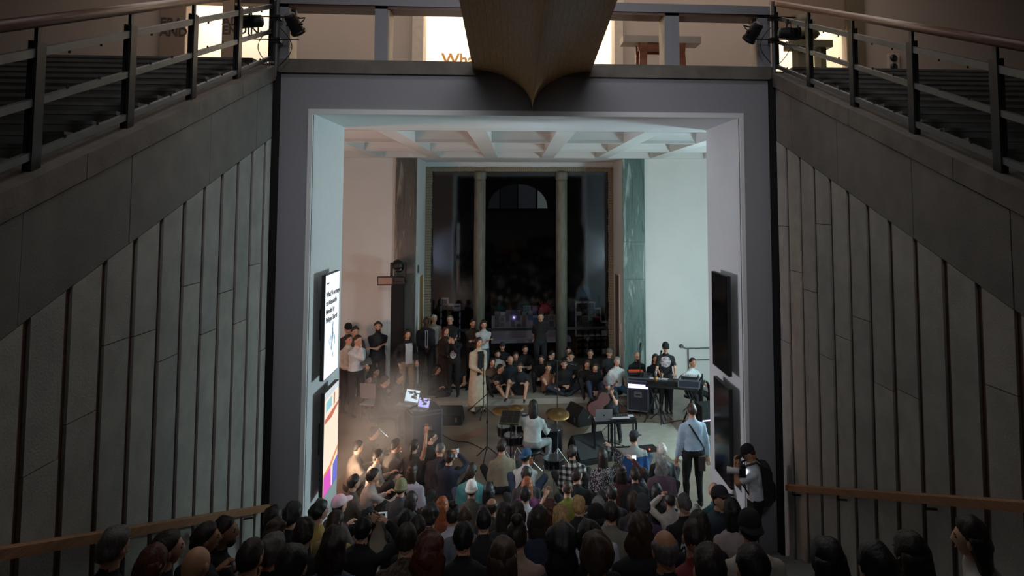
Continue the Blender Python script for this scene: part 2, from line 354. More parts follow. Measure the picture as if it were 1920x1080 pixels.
# --- side walls with grooves and stone panels
KS = .368
def zgro(y): return 5+.881-.3659*(D-y)          # top of the grooves
def zblk(y): return 5+1.57-KS*(9.02-y)          # joint under the coping
def zcop(y): return zblk(y)+.185
S_, GW = .4041, .074
for sgn, nm, off in ((-1, 'wall_left', .4026), (1, 'wall_right', .5197)):
    wall = MB().prism([(1.2, .5), (8.98, 0), (8.98, zblk(8.98)), (1.2, zblk(1.2))], 'x', sgn*(B+.026), sgn*(B+.4)).build(nm, M_GROOVE)
    struct(wall, 'stone clad stair wall with vertical bronze grooves, %s side' % ('left' if sgn < 0 else 'right'))
    gy = [D-off-S_*i for i in range(20)]
    edges = [8.93]+gy
    for i in range(19):
        y1 = edges[i]-(GW/2 if i else 0); y0 = edges[i+1]+GW/2
        if y1-y0 < .03: continue
        zb = max(0, stair_z(y0)-.2); zt0, zt1 = zgro(y0), zgro(y1)
        cuts = [zb]; hz = max(zb+1.5, random.uniform(2.8, 4.4))
        while hz < min(zt0, zt1)-.5: cuts.append(hz); hz += random.choice([1.5, 1.9, 2.4])
        for k, z0 in enumerate(cuts):
            last = k == len(cuts)-1; a, b2 = (zt0, zt1) if last else (cuts[k+1], cuts[k+1])
            e = random.uniform(-.002, .003)
            MB().prism([(y0, z0+.004), (y1, z0+.004), (y1, b2-.004), (y0, a-.004)], 'x', sgn*(B+e), sgn*(B+.06)).build('stone_panel', random.choice([M_STONE, M_STONE2]), wall)
    ys = [8.93, 8.42, 7.2, 5.8, 4.6, 3.3, 1.3]
    for y1, y0 in zip(ys, ys[1:]):
        MB().prism([(y0+.004, zgro(y0)+.004), (y1-.004, zgro(y1)+.004), (y1-.004, zblk(y1)-.012), (y0+.004, zblk(y0)-.012)], 'x', sgn*(B+random.uniform(-.002, .002)), sgn*(B+.06)).build('stone_panel', M_BAND, wall)
    cp = struct(empty('trim_%d' % (6 if sgn < 0 else 7), (0, 0, 0)), 'sloping stone coping of the %s stair wall' % ('left' if sgn < 0 else 'right'))
    ys = [9.02, 7.95, 6.9, 5.2, 3.4, 1.3]
    for y1, y0 in zip(ys, ys[1:]):
        MB().prism([(y0+.004, zblk(y0)), (y1-.004, zblk(y1)), (y1-.004, zcop(y1)), (y0+.004, zcop(y0))], 'x', sgn*(B-.012), sgn*(B+.3)).build('coping_slab', M_COPE, cp)
    gap = MB().box(sgn*(B-.03), sgn*(B+.3), 8.985, D-.001, 0, ZP).build('trim_%d' % (8 if sgn < 0 else 9), M_BLACKM); struct(gap, 'black shadow gap beside the portal')  # solid black box paints the shade in the gap
    # wooden wall handrail
    hr = empty('stair_handrail', (0, 0, 0), label='wooden handrail along the %s stair wall' % ('left' if sgn < 0 else 'right'), cat='handrail')
    z_at = lambda y: 5-2.03-.374*(y-4.4)
    y1 = 8.86 if sgn < 0 else 8.55; hx = sgn*3.2
    MB().add([(hx+dx, y, z_at(y)+dz) for y in (1.6, y1) for dx, dz in ((-.035, -.045), (.035, -.045), (.035, .02), (.02, .035), (-.02, .035), (-.035, .02))],
             [(5, 4, 3, 2, 1, 0), (6, 7, 8, 9, 10, 11)]+[(i, (i+1) % 6, 6+(i+1) % 6, 6+i) for i in range(6)]).build('rail', M_WOOD, hr)
    for y in (2.4, 4.0, 5.6, 7.2, 8.4):
        MB().tube([(hx, y, z_at(y)-.04), (hx, y, z_at(y)-.09), (sgn*(B+.01), y, z_at(y)-.1)], .011, 6).build('bracket', M_DSTEEL, hr)
    # upper flight beside the wall
    fl = struct(empty('floor_flight_%s' % ('left' if sgn < 0 else 'right'), (0, 0, 0)), 'stone flight rising to the landing on the %s' % ('left' if sgn < 0 else 'right'))
    for i in range(0, 20):
        y1 = 9.36-.3275*i
        st_ = MB().box(sgn*(B+.3), sgn*10.5, y1-.31, y1+.03, ZL-.12*i-.45, ZL-.12*i-.03).build('step', M_STEP, fl); MB().box(sgn*(B+.3), sgn*10.5, y1-.324, y1+.03, ZL-.12*i-.03, ZL-.12*i).build('tread', M_STEP, st_)
    # balustrade
    bal = empty('stair_balustrade', (0, 0, 0), label='grey steel balustrade with dark wooden handrail above the %s stair wall' % ('left' if sgn < 0 else 'right'), cat='balustrade')
    X = sgn*3.42
    zr = lambda y: 5+.70+.361*(y-5.9)
    for nm2, dz, hh_ in (('lower_rail', 0, .052), ('middle_rail', .355, .052), ('upper_rail', .69, .06)):
        MB().prism([(2.2, zr(2.2)+dz-hh_/2), (9.16, zr(9.16)+dz-hh_/2), (9.16, zr(9.16)+dz+hh_/2), (2.2, zr(2.2)+dz+hh_/2)], 'x', X-.02, X+.02).build(nm2, M_STEEL, bal)
    MB().tube([(X, 2.2, zr(2.2)+.90), (X, 9.3, zr(9.3)+.90)], .042, 10).build('handrail', M_DWOOD, bal, smooth=True)
    bolt = None
    for k in range(7):
        y = 9.19-1.09*k
        MB().box(X-.03, X-.006, y-.045, y+.045, zcop(y)-.01 if y < 9 else ZL, zr(y)+.76).box(X+.006, X+.03, y-.045, y+.045, zcop(y)-.01 if y < 9 else ZL, zr(y)+.76).box(X-.012, X+.012, y-.02, y+.02, zr(y)+.7, zr(y)+.9).build('post', M_DSTEEL, bal)
        for fr in (.36, .7):
            yy = y-1.09*fr
            for dz in (.03, .385, .655):
                if bolt is None:
                    bolt = MB().tube([(0, 0, -.018), (0, 0, .018)], .009, 6).build('bolt', M_DSTEEL, bal); bb = bolt
                else: bb = bolt.copy(); COL.objects.link(bb)
                bb.location = (X, yy, zr(yy)+dz)
# --- landing balustrade over the portal
lb = empty('landing_balustrade', (0, D, ZL), label='timber post-and-beam balustrade on the landing above the portal', cat='balustrade')
def bxp(px0, px1): return on_y(px0, 60, D)[0], on_y(px1, 60, D)[0]
for px0, px1 in ((519, 541), (703, 727), (1247, 1273), (1420, 1443)):
    x0, x1 = bxp(px0, px1)
    MB().box(x0, x1, -.02, .30, 0, .74).build('post', M_PORTAL, lb)
    MB().box(x1-.004 if px0 < 960 else x0-.02, x1+.02 if px0 < 960 else x0+.004, 0, .30, 0, .74).build('post_lining', M_TABLET, lb)
x0, x1 = bxp(519, 1443)
MB().box(x0, x1, -.04, .30, .74, .86).build('top_beam', M_PORTAL, lb); MB().box(x0, x1, -.02, .30, .70, .74).build('beam_lining', M_DWOOD, lb)
# --- upper foyer
YU = 14.0
ops = [(on_y(347, 60, YU)[0], on_y(505, 60, YU)[0]), (on_y(796, 60, YU)[0], on_y(1150, 60, YU)[0]), (on_y(1447, 60, YU)[0], on_y(1590, 60, YU)[0])]
xs = [-13]+[v for p in ops for v in p]+[13]
b = MB()
for i in range(0, len(xs), 2): b.box(xs[i], xs[i+1], YU, YU+.3, ZL, 11)
b.box(-13, 13, YU, YU+.3, 10.7, 11); struct(b.build('wall_foyer', M_UPW), 'taupe wall at the back of the upper foyer')
for i, (a, c) in enumerate(ops):
    struct(MB().box(a-.15, c+.15, 16.3, 16.4, ZL, 11).box(a-.15, a, YU+.3, 16.3, ZL, 11).box(c, c+.15, YU+.3, 16.3, ZL, 11).build('wall_alcove_%d' % (i+1), M_ALC), 'brightly lit white alcove of the upper foyer, %s' % ('left', 'middle', 'right')[i])
struct(MB().box(-13, 13, 0, 16.4, 11, 11.1).build('ceiling_foyer', M_UPC))
for px0, px1 in ((775, 796), (1150, 1166)):
    p0, p1 = on_y(px0, 60, YU)[0], on_y(px1, 60, YU)[0]
    pl = empty('foyer_pilaster', ((p0+p1)/2, YU-.02, ZL), label='beige pilaster %s of the bright middle alcove' % ('at the left edge' if px0 < 900 else 'at the right edge'), cat='pilaster')
    MB().box(-(p1-p0)/2, (p1-p0)/2, -.12, 0, 0, 2.2).build('shaft', M_TABLET, pl); MB().box(-(p1-p0)/2-.02, (p1-p0)/2+.02, -.15, 0, 2.2, 2.4).build('capital', M_TABLET, pl)
struct(MB().box(ops[2][0], ops[2][1], YU+.02, YU+.28, 8.72, 10.7).build('wall_header_right', M_BANNER), 'dark header above the bright right alcove')
struct(MB().box(ops[0][0], ops[0][1], YU+.02, YU+.28, 8.98, 10.7).build('wall_header_left', M_BANNER), 'dark header above the bright left alcove')
pa_, pb_ = on_y(1588, 60, 13.9)[0], on_y(1621, 60, 13.9)[0]
tag(MB().box(pa_, pb_, 13.88, 13.93, ZL, ZL+3.9).build('exhibition_banner', mat('olive_panel', s(96, 84, 66), .85, noise=.05, scale=3)), 'plain olive panel right of the bright right alcove', 'banner')
# lettering of the exhibition
p = on_y(828, 121, 16.28); al = empty('wall_title', (p[0], 16.29, p[2]), label='ochre exhibition title lettering on the bright alcove wall', cat='lettering')
text('lettering', 'What', .40, M_LETG, al, FRONT, .01, bold=.006)
for px0, px1, words, lab in ((300, 347, (('ERA', 48), ('AND', 66)), 'brown banner panel with dark lettering left of the bright alcove'), (416, 438, (('ADI', 46), ('ENDIN', 63)), 'narrow brown banner strip with lettering in front of the left alcove')):
    a, c = on_y(px0, 60, 13.85)[0], on_y(px1, 60, 13.85)[0]
    bn = empty('exhibition_banner', (a, 13.85, ZL), label=lab, cat='banner')
    MB().box(0, c-a, 0, .03, 0, 4.0).build('panel', M_BANNER, bn)
    if px0 > 400: MB().box(c-a, 1.3, .005, .012, 0, 4).build('glass_sheet', M_GLASS, bn)
    for t_, py in words:
        q = on_y(px0+1, py, 13.84)
        text('lettering', t_, .235, M_LET, bn, Matrix.Translation((.0, -.008, q[2]-ZL)) @ FRONT, .006, bold=.005)
# wall box with two dials
p = on_y(1673, 118, YU); wb = empty('wall_telephone', (p[0], YU, p[2]), label='small white wall box with two round dials on the right foyer wall', cat='wall box')
MB().box(-.12, .12, -.08, 0, -.2, .2).build('housing', M_TABLET, wb)
for z in (.09, -.1): MB().lathe([(.075, 0), (.075, .03), (.05, .05), (.02, .04)], c=(-.02, -.08, z), n=16, mtx=Matrix.Rotation(R(90), 4, 'X')).build('dial', M_DSTEEL, wb)
# tall bench on the landing
p0, p1 = on_y(1168, 66, 10.6), on_y(1314, 71, 10.6); wd = p1[0]-p0[0]; ht = p0[2]-ZL
be = empty('wooden_bench', ((p0[0]+p1[0])/2, 10.6, ZL), label='wooden trestle table with pale top on the landing right of the footbridge', cat='table')
MB().box(-wd/2, wd/2, -.02, .34, ht-.11, ht).build('tabletop', M_TABLET, be)
for sx in (-1, 1):
    for yy in (-.03, .36):
        MB().add([(sx*(wd/2-.30)+dx, yy+dy, 0) for dx, dy in ((-.06, -.03), (.06, -.03), (.06, .03), (-.06, .03))]+[(sx*(wd/2-.30)-sx*.04+dx, .16+(yy-.16)*.75+dy, ht-.005) for dx, dy in ((-.06, -.03), (.06, -.03), (.06, .03), (-.06, .03))],
            [(0, 1, 5, 4), (1, 2, 6, 5), (2, 3, 7, 6), (3, 0, 4, 7), (3, 2, 1, 0), (4, 5, 6, 7)]).build('leg', M_TABLEW, be)
MB().box(-wd/2+.25, wd/2-.25, .02, .07, ht-.24, ht-.11).box(-wd/2+.25, wd/2-.25, .25, .3, ht-.24, ht-.11).build('apron', M_TABLEW, be)
# pedestal piece in front of the right alcove
q = on_y(1515, 100, 13.4)
pe = empty('exhibit_pedestal', (q[0], 13.4, ZL), label='dark olive exhibit standing against the bright right alcove', cat='exhibit')
MO = mat('olive_lacquer', s(84, 78, 60), .6)
zz = lambda py: on_y(1500, py, 13.4)[2]-ZL
MB().box(-.42, .42, -.25, .25, zz(92), zz(79)).build('slab', MO, pe)
for x0, x1 in ((-.28, -.02), (.2, .32)): MB().box(x0, x1, -.15, .15, 0, zz(92)).build('leg', MO, pe)
MB().lathe([(.30, zz(72)), (.36, zz(66)), (.30, zz(56)), (.16, zz(52)), (.14, zz(40)), (.2, zz(30))], c=(-.12, 0, 0), n=18).build('vessel', MO, pe, smooth=True)
MB().lathe([(.1, zz(80)), (.1, zz(71))], c=(-.12, 0, 0), n=12).build('stem', MO, pe)
# --- footbridge with keel-shaped timber underside
fb = empty('footbridge', (0, D, ZT), label='timber footbridge with curved plank underside and pointed keel above the stair', cat='footbridge')
YN = 5.2
def brp(u, y):   # u in -1..1 across
    hw, hh2 = .79, .535
    d_ = abs(u)*hw; z = hh2*math.sqrt(max(0, 1-((hw-d_)/hw)**2))
    return (u*hw-.0, y-D, z+.0+.11*(D-y)+.0)
NP = 12
us = [math.copysign((k/NP)**1.35, 1) for k in range(NP+1)]
for sgn in (-1, 1):
    for k in range(NP):
        u0, u1 = us[k]+.0008, us[k+1]-.0008; vs = []
        for y in (D-.035, 8, 7, 6, YN):
            for u in (u0, (u0+u1)/2, u1):
                q = brp(sgn*u, y); vs.append(q)
        n0 = len(vs); vs += [(a, b_, c+.05) for a, b_, c in vs]
        fs = []
        for r_ in range(4):
            for c in range(2):
                i = r_*3+c; fs += [(i, i+1, i+4, i+3), (n0+i+3, n0+i+4, n0+i+1, n0+i)]
            i = r_*3; fs += [(i, i+3, n0+i+3, n0+i), (i+2, n0+i+2, n0+i+5, i+5)]
        fs += [(0, n0, n0+1, 1), (1, n0+1, n0+2, 2)]
        MB().add(vs, fs).build('plank', M_BRIDGE, fb)
MB().add([brp(u, y)[:2]+(.545+.11*(D-y),) for y in (D-.03, YN) for u in (-1.0, 1.0)]+[brp(u, y)[:2]+(.62+.11*(D-y),) for y in (D-.03, YN) for u in (-1.0, 1.0)],
         [(0, 1, 3, 2), (4, 6, 7, 5), (0, 2, 6, 4), (1, 5, 7, 3), (0, 4, 5, 1), (2, 3, 7, 6)]).build('deck', M_BRIDGE, fb)
# --- video screens on the jambs
def screen(name, x, y0, y1, z0, z1, sgn, label, on):
    o = empty(name, (x, (y0+y1)/2, z0), label=label, cat='screen'); h = z1-z0; w2 = (y1-y0)/2; d = .05
    MB().box(-d/2, d/2, -w2, w2, 0, h).build('housing', M_BLACK, o)
    MB().box(-sgn*-.03-.02, -sgn*-.03+.02, -w2+.15, w2-.15, .2, h-.2).build('back_cover', M_BLACKM, o)
    MB().box(sgn*.055-.012, sgn*.055+.06*sgn, -.1, .1, h/2-.2, h/2+.2).build('wall_mount', M_DSTEEL, o)
    return o, h, w2
def corners(q, X): return [on_x(a, b_, X) for a, b_ in q]
XSL, XSR = -A+.15, A-.15
M_ON1 = emis('screen_white_glow', s(232, 238, 246), 1.25); M_ON2 = emis('screen_cream_glow', s(240, 222, 200), 1.15)
for sgn, X, quads in ((-1, XSL, (((606.3, 516), (633, 507), (630, 690), (603.3, 715)), ((606.5, 736), (631.7, 711.6), (627.9, 897.4), (599, 937)))),
                      (1, XSR, (((1365.5, 517.8), (1336, 507.8), (1340.8, 684.4), (1370.6, 706.4)), ((1369, 726.8), (1338.9, 704.4), (1345.6, 882.6), (1375, 919.4))))):
    for k, qd in enumerate(quads):
        c = corners(qd, X); y0 = (c[0][1]+c[3][1])/2; y1 = (c[1][1]+c[2][1])/2; z1 = (c[0][2]+c[1][2])/2; z0 = (c[2][2]+c[3][2])/2
        lab = 'lit portrait video screen with %s, on the left jamb' % (('black lettering on white', 'coloured picture')[k]) if sgn < 0 else 'switched-off black portrait screen, %s of the two on the right jamb' % ('upper', 'lower')[k]
        o, h, w2 = screen('video_screen', X, y0, y1, z0, z1, sgn, lab, sgn < 0)
        fx = -sgn*.027
        if sgn > 0: MB().box(fx-.002, fx+.002, -w2+.012, w2-.012, .012, h-.012).build('display', M_SCRB, o); continue
        MB().box(fx-.002, fx+.002, -w2+.012, w2-.012, .012, h-.012).build('display', (M_ON1, M_ON2)[k], o)
        T = Matrix(((0, 0, 1, 0), (1, 0, 0, 0), (0, 1, 0, 0), (0, 0, 0, 1)))     # read from +X: text x -> +Y, up z
        X0 = fx+.004
        if k == 0:
            MI = mat('screen_ink', (.01, .01, .012), .8); MB2 = emis('screen_pale_blue', s(170, 196, 214), .8); MB3 = emis('screen_soft_blue', s(204, 220, 232), 1.0)
            for i, t_ in enumerate(('What? A homage', 'to Alessandro', 'Mendini by', 'Philippe Starck')):
                text('lettering', t_, .098, MI, o, Matrix.Translation((X0, -w2+.035, h-.30-.098*1.15*i)) @ T, .002, bold=.0015)
            text('lettering', 'Triennale', .035, MI, o, Matrix.Translation((X0, -w2+.035, h-.13)) @ T, .002)
            rg = np.random.RandomState(3)
            for i in range(46):
                a = rg.uniform(0, 6.28); r_ = rg.uniform(.02, .2)**1; cyy, czz = .02+r_*math.cos(a)*.9, .50+r_*1.25*math.sin(a); l_ = rg.uniform(.01, .03)
                MB().add([(X0-.001*(i % 3), cyy+l_*math.cos(a+1.3+t), czz+l_*1.6*math.sin(a+1.3+t)) for t in (0, 1.0, 2.2, 3.4, 4.9)], [(0, 1, 2, 3, 4)]).build('picture_fleck', (MB2, MB3)[i % 2], o)
            MB().add([(X0+.001, .02+y_, .55+z_) for y_, z_ in ((-.012, -.12), (.01, -.1), (.02, 0), (.012, .1), (-.006, .14), (-.02, .04))], [tuple(range(6))]).build('picture_figure', emis('screen_figure', s(80, 100, 120), .6), o)
        else:
            def pc(pts, nm, m_): MB().add([(X0, -w2+.012+u*(2*w2-.024), .012+v*(h-.024)) for u, v in pts], [tuple(range(len(pts)))]).build(nm, m_, o)
            pc([(0, 0), (.55, 0), (.5, .2), (0, .19)], 'picture_area', emis('screen_magenta', s(226, 92, 200), 1.0))
            pc([(.62, 0), (1, 0), (1, .24), (.66, .2)], 'picture_area', emis('screen_violet_blue', s(110, 116, 214), 1.0))
            pc([(0, .19), (.5, .2), (1, .3), (1, .34), (.4, .24), (0, .22)], 'picture_area', emis('screen_peach', s(240, 160, 110), .9))
            pc([(0, .74), (1, .8), (1, .77), (.5, .7), (0, .7)], 'picture_area', emis('screen_coral', s(214, 120, 96), .9))
            pc([(.08, .8), (.5, .82), (.5, .92), (.08, .9)], 'picture_area', emis('screen_aqua', s(150, 206, 220), 1.0))
            pc([(0, .93), (1, .95), (1, 1), (0, 1)], 'picture_area', emis('screen_sky', s(206, 220, 228), 1.0))
            pc([(.62, .8), (.72, .81), (.72, .93), (.62, .92)], 'picture_area', emis('screen_brick', s(190, 140, 116), .9))

# ================================================================== people
def V(*a): return np.array(a, float)
def nrm(v): n = np.linalg.norm(v); return v/n if n > 1e-9 else v
def ik(a, t, l1, l2, pole):
    d = t-a; L = np.linalg.norm(d); mx = (l1+l2)*.995
    if L > mx: t = a+d/L*mx; L = mx; d = t-a
    u = d/L; c = (l1*l1-l2*l2+L*L)/(2*L); h = math.sqrt(max(0, l1*l1-c*c))
    p = pole-u*np.dot(pole, u); return a+u*c+nrm(p)*h, t
def frame(d, hint):
    d = nrm(d); x = np.cross(hint, d)
    if np.linalg.norm(x) < 1e-4: x = np.cross(V(1, 0, 0), d)
    x = nrm(x); return x, np.cross(d, x), d
class Acc:
    def __init__(self): self.v = []; self.f = []; self.m = []; self.n = 0
    def add(self, v, f, mi=0):
        v = np.asarray(v, float); self.v.append(v); self.f.extend([tuple(i+self.n for i in q) for q in f]); self.m.extend([mi]*len(f)); self.n += len(v)
    def rings(self, cs, rx, ry, ax, ay, n, mi=0):
        t = np.arange(n)*2*math.pi/n; ct, st = np.cos(t)[:, None], np.sin(t)[:, None]
        v = np.concatenate([c+ct*x*a+st*y*b for c, a, b, x, y in zip(cs, rx, ry, ax, ay)]); N = len(cs)
        f = [(i*n+k, i*n+(k+1) % n, (i+1)*n+(k+1) % n, (i+1)*n+k) for i in range(N-1) for k in range(n)]
        f += [tuple(range(n))[::-1], tuple(range((N-1)*n, N*n))]; self.add(v, f, mi)
    def capsule(self, p0, p1, r0, r1, n=10, mi=0, flat=1., hint=None):
        x, y, d = frame(p1-p0, V(0, .3, 1) if hint is None else hint); L = np.linalg.norm(p1-p0)
        ts = [-r0, -.75*r0, -.35*r0, 0, L, L+.35*r1, L+.75*r1, L+r1]; rs = [.15*r0, .66*r0, .94*r0, r0, r1, .94*r1, .66*r1, .15*r1]
        self.rings([p0+d*t for t in ts], rs, [q*flat for q in rs], [x]*8, [y]*8, n, mi)
def head_r(a, e):
    """skull surface in head space, +Y face; a azimuth from +Y, e elevation"""
    ce, se = np.cos(e), np.sin(e); x, y, z = np.sin(a)*ce*.077, np.cos(a)*ce*.097, se*.116
    lo = np.clip(-se, 0, 1); fr = np.clip(np.cos(a), 0, 1); bk = np.clip(-np.cos(a), 0, 1)
    x = x*(1-.30*lo**1.2); y = y*(1-.10*lo)-bk*lo*.025+fr*lo*.012
    z = np.where(z < 0, z*1.02, z*.93); return x, y, z
def hgrid(na, ne):
    a = np.linspace(0, 2*math.pi, na, endpoint=False); e = np.linspace(-math.pi/2+.06, math.pi/2-.06, ne)
    return np.meshgrid(a, e)
def grid_faces(na, ne):
    f = [(j*na+k, j*na+(k+1) % na, (j+1)*na+(k+1) % na, (j+1)*na+k) for j in range(ne-1) for k in range(na)]
    return [q[::-1] for q in f]+[tuple(range(na)), tuple(range((ne-1)*na, ne*na))[::-1]]
_HA, _HE = hgrid(24, 17); _HF = grid_faces(24, 17)
def head_mesh():
    x, y, z = head_r(_HA, _HE); aa = (_HA+math.pi) % (2*math.pi)-math.pi
    g = lambda a0, e0, sa, se_: np.exp(-((aa-a0)/sa)**2-((_HE-e0)/se_)**2)
    y = y+.024*g(0, -.20, .14, .17)+.010*g(0, .02, .12, .2)+.006*g(0, .22, .6, .1)-.009*g(.42, .03, .17, .11)-.009*g(-.42, .03, .17, .11)+.006*g(0, -.58, .25, .07)+.008*g(0, -.98, .4, .16)
    return np.stack([x.ravel(), y.ravel(), z.ravel()], 1)
_HEAD = head_mesh()
def ellipsoid(c, r, n=8, m_=6):
    a, e = hgrid(n, m_); v = np.stack([np.cos(a)*np.cos(e)*r[0], np.sin(a)*np.cos(e)*r[1], np.sin(e)*r[2]], -1).reshape(-1, 3)+c
    return v, [q[::-1] for q in grid_faces(n, m_)]
HAIRC = {'black': s(27, 24, 23), 'dark': s(44, 33, 27), 'brown': s(62, 42, 28), 'ginger': s(158, 84, 44), 'blond': s(178, 142, 92), 'grey': s(140, 138, 136), 'white': s(220, 214, 204), 'auburn': s(84, 38, 24), 'salt': s(96, 92, 90)}
def hairmat(c): return mat('hair_'+c, HAIRC[c], .5, noise=.45, scale=60, bump=.5, stretch=(1, 1, .25))
SK = {'l': s(206, 160, 134), 'm': s(176, 126, 98), 'd': s(74, 50, 38), 't': s(190, 142, 110)}
def skinmat(k): return mat('skin_'+k, SK[k], .5, noise=.06, scale=30)
def cloth(c, rough=.85):
    if not isinstance(c, tuple): return c
    return mat('cloth_%02x%02x%02x' % c, srgb(*c), rough, noise=.12, scale=14, bump=.45, bscale=26)
def bumps(p, f, sd):
    r = np.random.RandomState(sd); o = np.zeros(len(p))
    for i in range(6): o += np.sin(p @ (r.normal(size=3)*f)+r.uniform(0, 6.28))
    return o/6
def hair_mesh(kind, sd):
    """closed shell in head space"""
    na, ne = 30, 20; a, e = hgrid(na, ne); x, y, z = head_r(a, e); p = np.stack([x, y, z], -1).reshape(-1, 3); d = p/np.linalg.norm(p, axis=1)[:, None]
    af = ((a+math.pi) % (2*math.pi)-math.pi).ravel(); ef = e.ravel(); ab = np.abs(af)/math.pi
    line = np.interp(ab, [0, .22, .34, .45, .55, .7, 1], [.74, .64, .42, .22, -.22, -.52, -.6])      # hairline elevation
    if kind == 'buzz': off, line = .004, line+.06
    elif kind == 'fringe': off, line = .012, line+np.interp(ab, [0, .5, .7, 1], [1.2, 1.0, .75, .55]); 
    elif kind in ('short', 'bun', 'tail'): off = .011
    elif kind == 'messy': off = .018
    elif kind in ('bob', 'long', 'verylong'): off = .014; line = np.minimum(line, np.interp(ab, [0, .2, .38, .5, 1], [.72, .58, .05, -.75, -1.1]))
    elif kind in ('curly', 'curlylong'): off = .028
    elif kind == 'afro': off = .065
    m_ = 1/(1+np.exp(-(ef-line)/.05))
    fr = {'curly': 55, 'curlylong': 50, 'messy': 45, 'afro': 60}.get(kind, 0)
    amp = {'curly': .014, 'curlylong': .014, 'messy': .009, 'afro': .012}.get(kind, 0)
    o = off+(amp*bumps(p, fr, sd)*2 if fr else .003*np.sin(af*17+3*np.sin(ef*4))+.006*bumps(p, 42, sd)*2)+.006*np.clip(np.sin(ef), 0, 1)
    if kind == 'fringe': m_ = m_*0+1/(1+np.exp((ef-.55)/.08))*1/(1+np.exp(-(ef-np.interp(ab, [0, .3, .45, .6, 1], [2, 1.2, .0, -.4, -.6]))/.05))
    q = p*(1-.16*(1-m_))[:, None]+d*(o*m_)[:, None]
    acc = Acc(); acc.add(q, grid_faces(na, ne))
    L = {'bob': .17, 'long': .33, 'verylong': .45, 'curlylong': .27}.get(kind)
    if L:
        k = 9; cs, rx, ry = [], [], []
        for i in range(k):
            t = i/(k-1); zz = .04-L*t
            cs.append(V(0, -.036-.035*math.sin(t*1.6), zz)); wv = (1+.12*math.sin(t*7+sd)) if kind == 'curlylong' else 1
            w0 = np.interp(t, [0, .25, .5, .85, 1], [.086, .094, .098, .086, .05]); rx.append(w0*wv*(1.12 if kind == 'curlylong' else .95)); ry.append(np.interp(t, [0, .4, .85, 1], [.07, .062, .042, .02]))
        b0 = len(acc.v); acc.rings(cs, rx, ry, [V(1, 0, 0)]*k, [V(0, 1, 0)]*k, 26)
        vv = acc.v[b0]; ang = np.arctan2(vv[:, 1], vv[:, 0]); rad = 1+.05*np.sin(ang*11+vv[:, 2]*9+sd)+.03*np.sin(ang*23+sd)
        if kind == 'curlylong': rad = rad+.10*bumps(vv, 50, sd)*2
        cc = np.repeat(np.array(cs), 26, 0); acc.v[b0] = cc+(vv-cc)*rad[:, None]
    if kind == 'bun': acc.add(*ellipsoid(V(0, -.05, .145), (.05, .05, .045), 12, 8))
    if kind == 'tail':
        acc.capsule(V(0, -.11, .04), V(0, -.15, -.2), .038, .02, 10)
    return acc
def to_obj(name, acc, mats, parent, smooth=True, mtx=None):
    v = np.concatenate(acc.v)
    if mtx is not None: v = v @ mtx[0].T+mtx[1]
    me = bpy.data.meshes.new(name); me.from_pydata(v.tolist(), [], acc.f)
    for q in mats: me.materials.append(q)
    if len(mats) > 1: me.polygons.foreach_set('material_index', acc.m)
    me.polygons.foreach_set('use_smooth', [smooth]*len(acc.f)); me.update()
    o = bpy.data.objects.new(name, me); COL.objects.link(o); o.parent = parent; return o
def hand(acc, w_, d, up, sgn, curl, mi, S=1.):
    """palm with four fingers and a thumb; d = pointing direction, up = back of the hand"""
    x, y, d = frame(d, up); y = -np.cross(x, d); x = x*S; y = y*S; dd = d*S     # y ~ palm normal side
    acc.rings([w_+dd*t for t in (-.02, .02, .055, .09)], [.026, .036, .042, .036], [.018, .017, .016, .012], [x]*4, [y]*4, 8, mi)
    for i, (ox, L) in enumerate(((-.031, .062), (-.011, .076), (.010, .080), (.030, .070))):
        b = w_+dd*.088+x*ox*sgn; ca = curl
        d1 = nrm(dd*math.cos(ca)-y*math.sin(ca)); d2 = nrm(dd*math.cos(ca*2.2)-y*math.sin(ca*2.2))
        p1 = b+d1*L*.5*S; p2 = p1+d2*L*.5*S; acc.rings([b, p1, p2], [.0095*S, .009*S, .0055*S], [.0095*S, .009*S, .0055*S], [nrm(x)]*3, [nrm(y)]*3, 6, mi)
    b = w_+dd*.03+x*.036*sgn; d1 = nrm(dd*.7+x*.7*sgn-y*.25); p1 = b+d1*.032*S; p2 = p1+nrm(dd*.9+x*.2*sgn-y*.35)*.03*S
    acc.rings([b, p1, p2], [.013*S, .011*S, .006*S], [.013*S, .011*S, .006*S], [nrm(x)]*3, [nrm(y)]*3, 6, mi)
WSC = bpy.data.scenes.new('workbench')
def remesh(acc, vox):
    v = np.concatenate(acc.v); me = bpy.data.meshes.new('tmp'); me.from_pydata(v.tolist(), [], acc.f); me.update()
    o = bpy.data.objects.new('tmp', me); WSC.collection.objects.link(o)
    m1 = o.modifiers.new('r', 'REMESH'); m1.mode = 'VOXEL'; m1.voxel_size = vox; m2 = o.modifiers.new('s', 'SMOOTH'); m2.factor = .5; m2.iterations = 4
    with bpy.context.temp_override(scene=WSC, view_layer=WSC.view_layers[0]):
        dg = bpy.context.evaluated_depsgraph_get()
    ev = o.evaluated_get(dg); em = ev.to_mesh()
    n = len(em.vertices); co = np.empty(n*3); em.vertices.foreach_get('co', co); nr = np.empty(n*3); em.vertices.foreach_get('normal', nr)
    L = len(em.loops); li = np.empty(L, int); em.loops.foreach_get('vertex_index', li); ls = np.empty(len(em.polygons), int); em.polygons.foreach_get('loop_start', ls)
    faces = li.reshape(-1, 4); ev.to_mesh_clear(); bpy.data.objects.remove(o); bpy.data.meshes.remove(me)
    return co.reshape(-1, 3), nr.reshape(-1, 3), faces
